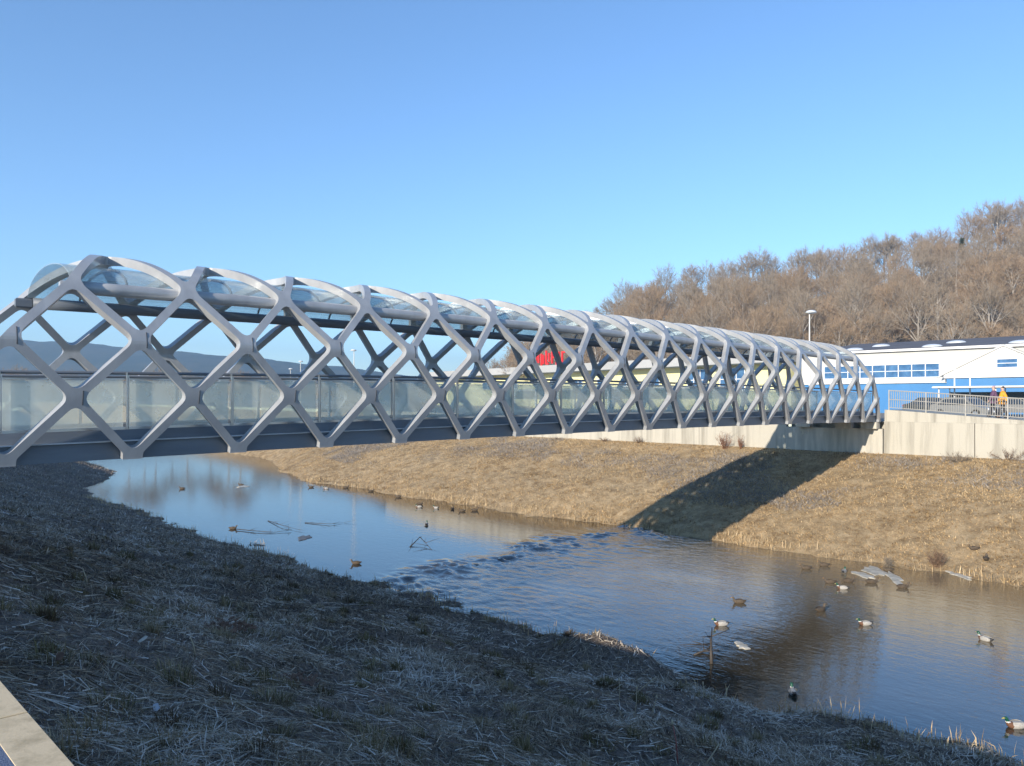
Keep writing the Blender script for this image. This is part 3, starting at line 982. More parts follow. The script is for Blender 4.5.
for i, (px, v) in enumerate(((854,HV+2.2),(932,HV+2.2),(1020,HV+2.2),(881,HV+7.5),(956,HV+7.5),(1045,HV+7.5))):
    r = (px-512)/FPX; Z = v/(r*SN+CS); u = r*Z*CS-Z*SN
    z = 11.95+1.8*(v-HV+.35)/15.35
    mb = MB(ho); P, F = [], []
    nr, ns = 5, 14
    for a in range(nr+1):
        q = math.pi/2*a/nr
        for b in range(ns):
            t = 2*math.pi*b/ns
            P.append((u+.95*math.cos(q)*math.cos(t), v+.8*math.cos(q)*math.sin(t), z-.04+.12*math.cos(q)*math.sin(t)*.8+.27*math.sin(q)))
    for a in range(nr):
        for b in range(ns): F.append((a*ns+b, a*ns+(b+1) % ns, a*ns+ns+(b+1) % ns, a*ns+ns+b))
    mb.add(P, F); mb.build('skylight_dome', M['acrylic'], hall, smooth=True)
tag(hall, 'white and blue hall with a dark roof and white skylight domes below the wooded hill', 'building')

# long pale yellow store, its front turned a little away
M['yellow'] = pm('pale_yellow_cladding', (.70,.66,.36), (.76,.72,.42), .4, .7)
M['fascia'] = pm('grey_fascia', (.36,.36,.35), (.42,.42,.41), .3, .6)
M['darkstrip'] = pm('dark_trim', (.06,.07,.06), None)
M['red'] = pm('red_sign_letters', (.72,.03,.03), None, rough=.4)
ANG = math.atan2(.809, -.588)           # direction of the front, in camera-ground axes (to the left and away)
X0, Z0 = 30.3, 83.6
fu, fv = CAMXZ(X0, Z0)
du_, dv_ = CAMXZ(-.588, .809)
rz = math.atan2(-dv_, -du_)
store = empty('yellow_store', (fu, fv, PLAT), rz)      # local +x runs towards the near corner, so the front is at x<0 ; local -y faces the river
mbf = MB()
LN = 76.0
mb = MB(); mb.box((-LN/2, 15, 1.5), (LN, 30, 2.98)); mb.build('front_wall', M['yellow'], store)
mb = MB(); mb.box((-LN/2, 15.0, 4.2), (LN-.2, 29.8, 2.35)); mb.build('upper_wall', M['yellow'], store)
mb = MB(); mb.box((-LN/2, 14.2, 5.92), (LN+.8, 32, 1.05)); mb.build('fascia', M['fascia'], store)
mb = MB(); mb.box((-LN/2, -1.72, 5.32), (LN+.7, .1, .16)); mb.build('fascia_trim', M['darkstrip'], store)
def lwin(x0, x1, z0, z1, nx, nz, gl):
    w = MB(); t = .08
    for i in range(nx+1):
        x = x0+(x1-x0)*i/nx; w.box((x, -.05, (z0+z1)/2), (t, .12, z1-z0))
    for z in np.linspace(z0, z1, nz+1): w.box(((x0+x1)/2, -.043, z), (x1-x0, .11, t))
    f_ = w.build('window', M['winframe'], store)
    g = MB(); g.box(((x0+x1)/2, -.008, (z0+z1)/2), (x1-x0, .03, z1-z0)); g.build('pane', gl, f_)
for x0, x1 in ((-31,-29.2),(-26,-24.2),(-36,-34.2),(-21.0,-19.2),(-45,-43),(-52,-50),(-60,-57)): lwin(x0, x1, 3.1, 4.2, 2, 1, M['winglass'])
for x0, x1 in ((-14.5,-11.5),(-9.5,-6.0)): lwin(x0, x1, 2.4, 5.0, 3, 2, M['winglass'])
mb = MB(); mb.box((-30, -2.2, 2.75), (44, 3.2, .22)); mb.build('canopy', M['fascia'], store)
for i in range(9):
    mb = MB(); mb.tube([(-51+i*5.2, -3.6, 0),(-51+i*5.2, -3.6, 2.64)], .09, 8); mb.build('canopy_post', M['winframe'], store)
# red letters on the roof edge, too blurred in the photograph to read: strokes of the same height and spacing
strokes = [[(0,.1,.25,1.9),(.45,.2,.75,1.7),(.25,.9,.45,1.2)],[(1.3,0,1.55,2.0),(1.55,.3,2.1,.55)],[(2.4,.2,2.68,2.1),(2.68,1.3,3.0,1.55),(3.0,.4,3.25,2.0)],[(3.7,0,3.95,1.8),(4.15,.2,4.4,1.6)],
           [(4.8,.1,5.1,2.2),(5.1,.1,5.5,.35),(5.5,.5,5.75,1.8)],[(6.2,.2,6.45,2.0),(6.45,1.0,6.9,1.25)],[(7.2,0,7.5,2.1),(7.7,.3,8.0,1.9),(7.5,.7,7.7,.95)],[(8.5,.2,8.75,1.9),(8.75,1.65,9.3,1.9)]]
sgn_ = MB()
for i, st in enumerate(strokes):
    mb = MB()
    for (a, b, c, d) in st: mb.box((-46.0+(a+c)/2*1.02, -1.3, 6.5+(b+d)/2), ((c-a)*1.02-.004, .22, d-b-.002))
    mb.build('sign_letter', M['red'], store)
mb = MB(); mb.box((-41.2, -1.1, 6.47), (10.2, .12, .08)); mb.build('sign_bracket', M['fascia'], store)
tag(store, 'long low pale yellow store with a grey fascia and red roof letters behind the bridge', 'building')

# canopy shelter over the trolleys
sh = empty('trolley_shelter', (-15, 69.6, PLAT)); so = tuple(sh.location)
mb = MB(so); mb.box((-14.4, 69.6, 8.02), (12.4, 3.6, .14), bev=.04); mb.build('shelter_roof', M['white'], sh)
for u in (-20.2, -16.2, -12.2, -8.4):
    for v in (68.2, 71.0):
        mb = MB(so); mb.tube([(u,v,PLAT),(u,v,7.95)], .05, 6); mb.build('shelter_post', M['winframe'], sh)
M['darkpanel'] = pm('dark_panel', (.03,.045,.06), (.05,.07,.09), .8, .3)
mb = MB(so); mb.box((-14.4, 71.2, 7.0), (11.6, .06, 1.3)); mb.build('back_panel', M['darkpanel'], sh)
tag(sh, 'white flat-roofed shelter on thin posts in front of the blue wall', 'shelter')
for i, (px, y0, lb) in enumerate(((954.5, 366, 'slim white flagpole left of its twin in front of the white gable'), (970, 367, 'slim white flagpole right of its twin in front of the white gable'))):
    X_, Y_, z_ = W(px, y0, 63.0)
    fp = empty('flagpole', (X_, Y_, PLAT)); fo = tuple(fp.location)
    mb = MB(fo); mb.tube([(X_,Y_,PLAT),(X_,Y_,z_)], [.07,.045], 8); mb.build('pole', M['winframe'], fp)
    mb = MB(fo); mb.tube([(X_,Y_,z_+.001),(X_,Y_,z_+.10)], [.06,.02], 8); mb.build('finial', M['winframe'], fp)
    mb = MB(fo); mb.box((X_,Y_,PLAT+.06), (.34,.34,.12), bev=.02); mb.build('base', M['concrete'], fp)
    tag(fp, lb, 'flagpole', 'white flagpoles by the shelter')

# ------------------------------------------------------------------ street lamps
M['lamp_grey'] = pm('lamp_pole_paint', (.62,.60,.56), None, rough=.4)
def lamp(px, ytop, Z, label, arm):
    x, y, zt = W(px, ytop, Z)
    t = empty('street_lamp', (x, y, PLAT)); o_ = tuple(t.location)
    mb = MB(o_); mb.tube([(x,y,PLAT),(x,y,PLAT+1.0),(x,y,zt)], [.085,.07,.045], 8); mb.build('pole', M['lamp_grey'], t)
    P, F = [], []
    nr, ns = 4, 14
    for a in range(-nr, nr+1):
        q = math.pi/2*a/nr
        for b in range(ns):
            an = 2*math.pi*b/ns
            P.append((x+arm*.2+.40*math.cos(q)*math.cos(an), y+.40*math.cos(q)*math.sin(an), zt+.06+(.19 if a > 0 else .07)*math.sin(q)))
    for a in range(2*nr):
        for b in range(ns): F.append((a*ns+b, a*ns+(b+1) % ns, a*ns+ns+(b+1) % ns, a*ns+ns+b))
    mb = MB(o_); mb.add(P, F); mb.build('lamp_head', M['acrylic'], t, smooth=True)
    tag(t, label, 'street lamp', 'street lamps beyond the river')
lamp(809.5, 313.5, 58, 'tall pale street lamp in front of the wooded hill, above the bridge roof', .6)
lamp(290.5, 369.5, 140, 'far street lamp low on the left, shorter of the pair seen through the lattice', .5)
lamp(300.5, 362, 128, 'far street lamp low on the left, taller of the pair seen through the lattice', .5)
lamp(354, 351, 100, 'far street lamp with a bright flat head against the sky inside the lattice', -.5)

# ------------------------------------------------------------------ parked cars
M['tyre'] = pm('tyre_rubber', (.02,.02,.02), None, rough=.9)
M['rim'] = pm('wheel_rim', (.5,.5,.52), None, rough=.3, metal=.8)
M['carglass'] = pm('car_window', (.015,.02,.025), None, rough=.05, spec=.9)
M['lens'] = pm('headlamp_lens', (.7,.72,.72), None, rough=.1)
M['tail'] = pm('tail_lamp', (.4,.02,.02), None, rough=.2)
def car(paint, label, u, v, rz, van=False):
    t = empty('parked_car', (u, v, PLAT), rz)
    if van: side = [(-2.1,.32),(2.05,.32),(2.15,.55),(2.1,.85),(1.55,1.05),(1.0,1.62),(.6,1.78),(-1.95,1.80),(-2.12,1.5),(-2.15,.6)]
    else: side = [(-2.0,.30),(2.0,.30),(2.12,.48),(2.05,.70),(1.1,.90),(.45,1.38),(.1,1.46),(-1.0,1.46),(-1.65,1.02),(-2.05,.95),(-2.12,.5)]
    hw_ = .86
    mb = MB(); P, F = [], []
    n = len(side)
    for y, k in ((-hw_,1),(-hw_-.02,0),(hw_+.02,0),(hw_,1)):
        for (x, z) in side:
            tuck = max(0, (z-.9))*.22
            yy = y-math.copysign(tuck, y)
            P.append((x*(.97 if k else 1), yy, z if not k else .3+(z-.3)*.985))
    order = [0,1,2,3]
    for r_ in range(3):
        for i in range(n): F.append((r_*n+i, r_*n+(i+1) % n, r_*n+n+(i+1) % n, r_*n+n+i))
    F += [tuple(range(n)), tuple(range(4*n-1, 3*n-1, -1))]
    mb.add(P, F); mb.build('body', paint, t)
    top = 1.68 if van else 1.38
    for s in (-1, 1):
        mb = MB(); w0 = .93
        poly = [(-1.5,w0+.02),(.85,w0+.02),(.42,top-.05),(-1.05,top-.05)] if not van else [(-1.8,1.08),(1.15,1.08),(.75,1.62),(-1.8,1.62)]
        P = []
        for (x, z) in poly:
            yy = hw_+.028-max(0, z-.9)*.22
            P += [(x, s*yy, z), (x, s*(yy-.04), z)]
        mb.add(P, [(0,2,4,6),(1,7,5,3),(0,1,3,2),(2,3,5,4),(4,5,7,6),(6,7,1,0)]); mb.build('side_window', M['carglass'], t)
    mb = MB()
    a, b = ((1.07,.94),(.50,1.36)) if not van else ((1.56,1.08),(1.03,1.60))
    mb.add([(a[0]+.02,-.72,a[1]),(a[0]+.02,.72,a[1]),(b[0]+.02,.62,b[1]),(b[0]+.02,-.62,b[1]),(a[0]-.03,-.72,a[1]-.02),(a[0]-.03,.72,a[1]-.02),(b[0]-.03,.62,b[1]-.02),(b[0]-.03,-.62,b[1]-.02)],
           [(0,1,2,3),(7,6,5,4),(0,4,5,1),(1,5,6,2),(2,6,7,3),(3,7,4,0)]); mb.build('windscreen', M['carglass'], t)
    for x in (1.28, -1.3):
        for s in (-1, 1):
            mb = MB(); mb.tube([(x, s*.70, .32),(x, s*.90, .32)], .32, 18); w = mb.build('wheel', M['tyre'], t)
            mb = MB(); mb.tube([(x, s*.902, .32),(x, s*.915, .32)], .20, 14); mb.build('rim', M['rim'], w)
    for s in (-1, 1):
        mb = MB(); mb.box((2.06, s*.62, .66), (.12, .34, .15), bev=.03); mb.build('headlight', M['lens'], t)
        mb = MB(); mb.box((-2.06, s*.68, .84), (.12, .22, .18), bev=.03); mb.build('tail_light', M['tail'], t)
    mb = MB(); mb.box((2.10, 0, .5), (.06, .52, .11)); mb.build('number_plate', M['winframe'], t)
    tag(t, label, 'car', 'cars parked behind the railing')
M['paint_dark'] = pm('dark_car_paint', (.02,.025,.03), None, rough=.2)
M['paint_white'] = pm('white_car_paint', (.22,.22,.21), None, rough=.35)
M['paint_silver'] = pm('silver_car_paint', (.12,.125,.13), None, rough=.6)
x, y, z = W(936, 400, 58); car(M['paint_dark'], 'dark hatchback parked behind the railing, nearest the bridge', x, y, R(4))
x, y, z = W(966, 400, 53); car(M['paint_white'], 'white hatchback parked behind the railing beside the dark one', x, y, R(-20))
x, y, z = W(1014, 400, 60); car(M['paint_silver'], 'silver car behind the railing to the right of the walkers', x, y, R(8))

# ------------------------------------------------------------------ two walkers
def skin_mesh(name, J, E, rad, sub=1):
    me = bpy.data.meshes.new(name); me.from_pydata(J, E, [])
    ob = bpy.data.objects.new(name, me); col.objects.link(ob)
    sk = ob.modifiers.new('s', 'SKIN'); sk.use_smooth_shade = True
    lay = me.skin_vertices[0].data if me.skin_vertices else None
    if lay is None:
        bpy.context.view_layer.objects.active = ob
        bpy.ops.mesh.customdata_skin_add(); lay = me.skin_vertices[0].data
    for i, r_ in enumerate(rad):
        lay[i].radius = r_ if isinstance(r_, tuple) else (r_, r_)
        lay[i].use_root = (i == 0)
    sb = ob.modifiers.new('sub', 'SUBSURF'); sb.levels = sub; sb.render_levels = sub
    dg = bpy.context.evaluated_depsgraph_get(); dg.update()
    out = bpy.data.meshes.new_from_object(ob.evaluated_get(dg), preserve_all_data_layers=False, depsgraph=dg)
    bpy.data.objects.remove(ob, do_unlink=True)
    out.name = name
    out.polygons.foreach_set('use_smooth', [True]*len(out.polygons))
    return out
M['skin'] = pm('skin', (.50,.31,.23), None, rough=.6)
M['orange'] = pm('orange_jacket', (.75,.32,.02), (.80,.38,.04), 5, .8, 0, .3, 20)
M['purple'] = pm('dark_purple_jacket', (.10,.05,.10), (.13,.06,.12), 5, .8, 0, .3, 20)
M['navy'] = pm('dark_trousers', (.02,.022,.035), (.03,.03,.045), 6, .85)
M['shoe'] = pm('dark_shoes', (.025,.02,.02), None, rough=.6)
M['hair'] = pm('dark_hair', (.03,.02,.015), None, rough=.7)
M['cap'] = pm('pale_hat', (.45,.30,.32), None, rough=.9)
M['eye'] = pm('eye', (.02,.02,.02), None, rough=.2)
def person(label, u, v, z, rz, jacket, hat, swing):
    t = empty('person', (u, v, z), rz)           # faces local +x
    s = swing
    J = [(0,0,.95),(0,0,1.10),(0,0,1.30),(0,0,1.45),(0.01,0,1.53),(.025,0,1.61),(.02,0,1.70)]
    E = [(i, i+1) for i in range(6)]
    Rr = [(.15,.12),(.14,.11),(.17,.12),(.10,.09),(.055,.055),(.075,.085),(.075,.08)]
    def add(p, r_, parent):
        J.append(p); Rr.append(r_); E.append((parent, len(J)-1)); return len(J)-1
    add((.105,0,1.605), .016, 5)                 # nose
    legs, arms = [], []
    for sd in (-1, 1):
        k = sd*s
        h = add((.0, sd*.09, .90), .085, 0); kn = add((.10*k+.05, sd*.10, .50), .058, h); an = add((.20*k-.03, sd*.10, .09), .042, kn)
        to = add((.20*k+.13, sd*.11, .04), .036, an); legs.append((h, kn, an, to))
        sh_ = add((0, sd*.17, 1.40), .065, 2); el = add((-.10*k-.03, sd*.24, 1.13), .045, sh_); wr = add((-.16*k+.06, sd*.22, .90), .034, el)
        pa = add((-.18*k+.09, sd*.215, .84), .036, wr); arms.append((sh_, el, wr))
        for q in range(4): add((-.20*k+.075+.022*q, sd*(.205-.004*q), .755+.008*abs(q-1.5)), .010, pa)
        add((-.16*k+.135, sd*.195, .82), .011, pa)
    me = skin_mesh('body', J, E, Rr, 1); me.materials.append(M['skin'])
    b = bpy.data.objects.new('body', me); col.objects.link(b); b.parent = t
    # jacket and trousers, slightly fuller shells over the same joints
    J2 = [J[0],J[1],J[2],(0,0,1.43)]; E2 = [(0,1),(1,2),(2,3)]; R2 = [(.21,.18),(.20,.17),(.225,.175),(.13,.12)]
    for sh_, el, wr in arms:
        i = len(J2); J2 += [J[sh_],J[el],J[wr]]; E2 += [(2,i),(i,i+1),(i+1,i+2)]; R2 += [.10,.08,.065]
    J2.append((0,0,.80)); E2.append((0,len(J2)-1)); R2.append((.22,.18))
    me = skin_mesh('jacket', J2, E2, R2, 2); me.materials.append(jacket)
    o = bpy.data.objects.new('jacket', me); col.objects.link(o); o.parent = t
    J3 = [(0,0,.93)]; E3 = []; R3 = [(.16,.14)]
    for h, kn, an, to in legs:
        i = len(J3); a = J[an]; J3 += [J[h],J[kn],(a[0],a[1],a[2]+.02)]; E3 += [(0,i),(i,i+1),(i+1,i+2)]; R3 += [.105,.078,.066]
    me = skin_mesh('trousers', J3, E3, R3, 2); me.materials.append(M['navy'])
    o = bpy.data.objects.new('trousers', me); col.objects.link(o); o.parent = t
    for h, kn, an, to in legs:
        a, b2 = J[an], J[to]
        me = skin_mesh('shoe', [(a[0]-.05,a[1],.05),(a[0]+.04,a[1],.055),(b2[0]+.02,b2[1],.04)], [(0,1),(1,2)], [.045,.05,.04], 1); me.materials.append(M['shoe'])
        o = bpy.data.objects.new('shoe', me); col.objects.link(o); o.parent = t
    me = skin_mesh('hair', [(-.005,0,1.63),(0,0,1.70),(.01,0,1.735)], [(0,1),(1,2)], [(.088,.09),(.09,.092),(.07,.075)], 2); me.materials.append(M['cap'] if hat else M['hair'])
    o = bpy.data.objects.new('hat' if hat else 'hair', me); col.objects.link(o); o.parent = t
    for sd in (-1, 1):
        mb = MB(); mb.tube([(.088, sd*.03, 1.635),(.098, sd*.03, 1.635)], .009, 8); mb.build('eye', M['eye'], b)
    tag(t, label, 'person')
x, y, z = W(1001.5, 421, 41.6); person('person in an orange jacket and dark trousers walking behind the railing', x, max(y, 48.3), float(ramp_z(x)), R(200), M['orange'], False, 1)
x, y, z = W(991.5, 421, 42.3); person('person in a dark purple jacket and pale hat beside the orange jacket walker', x, max(y, 48.9), float(ramp_z(x)), R(190), M['purple'], True, -1)
# ------------------------------------------------------------------ ducks
M['d_grey'] = pm('pale_flank', (.42,.40,.36), (.30,.28,.25), 30, .8)
M['d_dark'] = pm('dark_rump', (.03,.028,.025), None, rough=.8)
M['d_green'] = pm('green_head', (.006,.06,.03), (.01,.085,.045), 20, .3)
M['d_white'] = pm('white_collar', (.75,.74,.70), None, rough=.8)
M['d_breast'] = pm('chestnut_breast', (.13,.06,.03), None, rough=.8)
M['d_bill'] = pm('yellow_bill', (.34,.30,.09), None, rough=.5)
M['d_brown'] = pm('mottled_brown', (.045,.032,.02), (.13,.095,.06), 40, .85)
M['d_brown2'] = pm('brown_head', (.08,.06,.04), (.12,.09,.06), 30, .85)
M['d_obill'] = pm('orange_brown_bill', (.30,.16,.05), None, rough=.5)
def duck_mesh(male):
    J = [(-.265,0,.115),(-.20,0,.085),(-.10,0,.06),(.04,0,.055),(.135,0,.07),(.175,0,.125),(.188,0,.175),(.205,0,.215),(.25,0,.208),(.295,0,.192)]
    E = [(i, i+1) for i in range(9)]
    Rr = [(.028,.012),(.07,.045),(.105,.085),(.11,.092),(.085,.075),(.045,.042),(.038,.036),(.048,.043),(.020,.016),(.022,.007)]
    me = skin_mesh('duck', J, E, Rr, 2)
    names = ['d_grey','d_dark','d_green','d_white','d_breast','d_bill'] if male else ['d_brown','d_brown','d_brown2','d_brown2','d_brown','d_obill']
    for n in names: me.materials.append(M[n])
    for p in me.polygons:
        c = p.center
        if c.x > .243 and c.z > .165: i = 5
        elif c.x > .12 and c.z > .142+.0*c.x: i = 2
        elif c.x > .12 and c.z > .125: i = 3
        elif c.x > .085: i = 4
        elif c.x < -.19: i = 1
        elif c.x < -.05 and c.z > .115 and male: i = 1 if c.x < -.15 else 0
        else: i = 0
        p.material_index = i
    return me
DM = {True: duck_mesh(True), False: duck_mesh(False)}
WING = {}
def wing_mesh(male):
    mb = MB()
    for s in (-1, 1):
        P, F = [], []
        for i in range(9):
            q = i/8
            x = .10-.34*q; h = .055*math.sin(math.pi*min(1, q*1.05+.08))+.006
            for zz, yy in ((.115-.02*q+h*.6, .062+.03*math.sin(math.pi*q)), (.075+.03*q, .106*math.sin(math.pi*(.25+.68*q))+.012)):
                P.append((x, s*yy, zz))
        for i in range(8): F.append((2*i, 2*i+1, 2*i+3, 2*i+2))
        mb.add(P, F)
    return mb
GRP = 'ducks on and beside the river'
def solve_w(px, py, z):
    Z = (EYE-z)*FPX/(py-YH)
    x, y, _ = W(px, py, Z); return x, y
def solve_g(px, py):
    """where the sight line meets the bank"""
    for Z in np.arange(2.2, 120, .04):
        x, y, z = W(px, py, Z)
        if z <= float(gh(x, y)): return x, y, float(gh(x, y))
    return W(px, py, 60)
def duck(px, py, male, head, label, z=0.0, bank_=False):
    if bank_: x, y, z = solve_g(px, py)
    else: x, y = solve_w(px, py, 0.0)
    t = bpy.data.objects.new('duck', DM[male]); col.objects.link(t)
    t.location = (x, y, z-.01 if not bank_ else z+.03); t.rotation_euler = (0, 0, R(head))
    k = random.uniform(.92, 1.04); t.scale = (k, k, k)
    mb = wing_mesh(male)
    if male not in WING:
        o = mb.build('wings', M['d_grey'] if male else M['d_brown'], t, smooth=True, fix=False); WING[male] = o.data
    else:
        o = bpy.data.objects.new('wings', WING[male]); col.objects.link(o); o.parent = t
    tag(t, label, 'duck', GRP)
# headings: 225 looks to the left of the picture, 45 to the right
L_, RT = 225, 45
for a in (
    (182,489,False,L_,'small dark duck farthest upstream in the still blue water'),
    (233,529,False,RT,'dark duck alone near the near bank, left of the drifting twigs'),
    (241,485.5,False,L_,'tiny dark duck in midstream beside a pale floating patch'),
    (356,564,False,L_+10,'dark brown duck in the still blue water above the near bank'),
    (311,487.5,False,L_,'dark duck at the sunlit reflection, leftmost along the far edge'),
    (346,488,False,RT,'dark duck under the far bank, just right of the leftmost one'),
    (326,489,True,L_,'pale-bodied duck at the left tip of the sunlit reflection'),
    (386,488.5,False,L_,'brown duck at the water edge under the upstream far bank'),
    (420,504.5,False,RT,'brown duck at the foot of the far bank, upper of a close pair'),
    (419,507.5,True,L_,'grey duck at the foot of the far bank, lower of a close pair'),
    (436,508.5,True,L_-30,'pale grey duck between the close pair and the standing dark duck by the far bank'),
    (452.5,509.5,False,120,'dark duck with upright neck in the middle of the row by the far bank'),
    (462,511.5,False,L_,'darkest round duck in the row along the far bank'),
    (475,510.8,False,RT,'brown duck at the right end of the row along the far bank'),
    (426.5,525,True,135,'black and white duck alone in open water below the row'),
    (824,566,False,L_,'brown duck nearest the bridge shadow on the shallow water'),
    (844,572.5,True,100,'pale-breasted duck at the top of the cluster in brown shallows'),
    (848.5,582,False,RT,'dark brown duck at the right of the cluster in brown shallows'),
    (842.5,589,True,L_-20,'bright grey duck at the bottom of the cluster in brown shallows'),
    (830,583,False,L_,'tan duck at the left of the cluster in brown shallows'),
    (903,588,False,RT,'brown duck under the pale ice slabs by the right shore'),
    (865,625,True,L_,'white-bodied dark-headed duck in front of the cluster on rippled water'),
    (821,611,False,80,'upright tan duck facing away in midstream brown water'),
    (985,640.5,True,160,'black and white duck swimming left near the right edge of the picture'),
    (739,603,False,L_,'small dark duck in the blue ripples left of the cluster'),
    (721,625.5,True,L_,'grey drake with a black-looking head swimming left in blue ripples'),
    (793,694,True,125,'white duck facing away close to the near bank'),
    (1016,727.5,True,L_,'large green-headed drake cut by the lower right edge of the picture'),
    (346.5,484.5,False,L_,'dark duck tight against the upstream far bank, above the others'),
    (371,491.5,False,RT,'dark duck on the sunlit reflection between the upstream ducks and the row'),
    (398,497.5,False,L_,'small dark duck at the left start of the row along the far bank'),
    (888,571,False,L_,'dark duck standing by the large pale ice slab'),
    (872,583,False,RT,'brown duck between the cluster and the duck under the ice slabs'),
    (806,569,False,L_,'brown duck leftmost in the shallows below the bridge shadow'),
): duck(*a)
duck(974,550.5,False,L_,'brown duck resting on the dry grass slope, upper of two', bank_=True)
duck(986,561,False,100,'dark duck resting on the dry grass slope, lower of two', bank_=True)

# ------------------------------------------------------------------ things in the water
M['ice'] = pm('pale_ice', (.30,.27,.21), (.60,.55,.45), 3, .6, 0, .5, 9)
M['wet_wood'] = pm('wet_wood', (.035,.028,.022), (.07,.055,.04), 4, .6)
M['stone'] = pm('wet_stone', (.06,.055,.05), (.14,.125,.11), 3, .5, 0, .4, 12)
def slab(px, py, lx, ly, rz, label, name='ice_slab', m='ice', hgt=.03, cat='ice', grp='pale slabs by the right shore'):
    x, y = solve_w(px, py, 0)
    mb = MB((x, y, 0)); n = 15
    rg = random.Random(int(px*7+py))
    ca, sa = math.cos(rz), math.sin(rz)
    P = []
    for zz, k in ((-.04,1.0),(hgt*.5,1.0),(hgt,.82)):
        rr_ = random.Random(int(px+py))
        for i in range(n):
            a = 2*math.pi*i/n; q = k*(.5+.7*rr_.random())
            X_, Y_ = lx*q*math.cos(a), ly*q*math.sin(a)
            P.append((x+X_*ca-Y_*sa, y+X_*sa+Y_*ca, zz))
    F = [tuple(range(n-1, -1, -1)), tuple(range(2*n, 3*n))]
    for r_ in range(2):
        for i in range(n): F.append((r_*n+i, r_*n+(i+1) % n, r_*n+n+(i+1) % n, r_*n+n+i))
    mb.add(P, F)
    tag(mb.build(name, M[m]), label, cat, grp)
slab(862,575,.75,.35,R(-40),'pale flat ice slab at the left, beside the duck cluster')
slab(874,571,1.3,.5,R(-45),'larger pale ice slab against the right shore grass')
slab(893,577.5,1.5,.28,R(-60),'long thin pale ice slab pointing into the water')
slab(957,574.5,1.0,.3,R(-45),'pale ice strip at the shore by the dark bush')
slab(975,575.5,.5,.2,R(-45),'smallest pale ice piece farthest right along the shore')
slab(742,646,.35,.2,R(-45),'small white ice lump in the blue ripples near the dark branch',)
slab(243,486.5,.9,.5,R(-45),'pale floating patch in the still water upstream', grp='pale patches upstream')
slab(304,538,.8,.35,R(-45),'brownish floating patch among twigs near the near bank', m='stone', name='mud_patch', cat='mud', grp='pale patches upstream')
def branch(pts, r0, label, name='branch'):
    P = []
    for px, py, dz in pts:
        x, y = solve_w(px, py, 0); P.append((x, y, dz))
    mb = MB(P[0]); mb.tube(P, [r0*(1-.75*i/(len(P)-1)) for i in range(len(P))], 6)
    rg = random.Random(int(pts[0][0]))
    for i in range(1, len(P)):
        for k in range(3):
            q = Vector(P[i-1]).lerp(Vector(P[i]), rg.random())
            mb.tube([q, q+Vector((rg.uniform(-.7,.7), rg.uniform(-.7,.7), rg.uniform(.0,.22)))], [r0*.4, r0*.12], 4)
    tag(mb.build(name, M['wet_wood'], smooth=True), label, 'branch')
branch([(236,530,.05),(255,532,.06),(275,533,.04),(292,531,.08)], .025, 'dark twiggy branch lying in the water beside the lone upstream duck')
branch([(268,521,.02),(282,527,.1),(300,531,.05)], .022, 'thin dark driftwood sticks floating right of the upstream branch')
branch([(305,523,.02),(330,525,.06),(345,523,.03)], .02, 'thin dark driftwood twig floating in open water upstream')
branch([(410,547,.0),(420,542,.25),(432,550,.0)], .035, 'dark forked branch poking out of the water above the ripple line')
branch([(694,655,.0),(706,652,.06),(712,652,.12)], .03, 'dark snag sticking out of the water near the near bank, lying piece')
branch([(711.5,664,.0),(711,660,.45),(712,655,.75)], .05, 'dark upright snag standing in the water by the near bank')
rs2 = random.Random(3)
for i in range(22):
    q = rs2.random()
    px = 405+q*225+rs2.uniform(-5,5); py = 578-q*42+rs2.gauss(0,4.2)
    x, y = solve_w(px, py, 0)
    mb = MB((x, y, 0)); P, F = [], []
    n = 8; s = rs2.uniform(.05,.20)*rs2.choice((1,1,.6))
    for a in range(4):
        for b in range(n):
            t = 2*math.pi*b/n; k = math.cos(a*math.pi/8)*(.8+.4*rs2.random())
            P.append((x+s*1.3*k*math.cos(t), y+s*k*math.sin(t), -.05+s*.42*math.sin(a*math.pi/7)))
    for a in range(3):
        for b in range(n): F.append((a*n+b, a*n+(b+1) % n, a*n+n+(b+1) % n, a*n+n+b))
    F.append(tuple(3*n+b for b in range(n)))
    mb.add(P, F)
    tag(mb.build('river_stone', M['stone'], smooth=True), 'wet dark stone breaking the surface along the ripple line across the river', 'stone', 'stones of the riffle')

# ------------------------------------------------------------------ shrubs, stalks, litter
M['shrub'] = tint_mat('shrub_twigs', [(.13,.08,.055),(.24,.16,.10)], patch=1.0)
M['shrub_red'] = tint_mat('red_brown_twigs', [(.17,.08,.05),(.28,.15,.09)], patch=1.0)
M['shrub_grey'] = tint_mat('grey_tangle', [(.16,.13,.10),(.30,.25,.19)], patch=1.0)
def shrub(px, py, wd, ht, n, m, label, loc=None, flat=.55):
    x, y, z = solve_g(px, py) if loc is None else loc
    t = empty('shrub', (x, y, z))
    nb = max(6, n//14)
    a = rng.uniform(0, 6.28, nb); r_ = rng.random(nb)**.6
    tip = np.stack([np.cos(a)*r_*wd/2, np.sin(a)*r_*wd/2, ht*(.45+.55*rng.random(nb))*(1-.35*r_)], -1)
    base = tip*np.array([.25,.25,0])
    tri_mesh('stems', base, tip, np.full(nb, .022), M[m], rng.random(nb), t)
    k = rng.integers(0, nb, n)
    P0 = base[k]+(tip-base)[k]*rng.uniform(.2, 1, (n, 1))
    d = rng.normal(size=(n, 3))*flat*.5+np.array([0,0,.25])
    tag(tri_mesh('twigs', P0, P0+d*ht*.5, rng.uniform(.008,.022, n), M[m], rng.random(n), t), kind='stuff')
    tag(t, label, 'shrub')
shrub(725,449,1.2,1.35,420,'shrub_red','reddish bare shrub growing against the pale wall left of the bridge shadow')
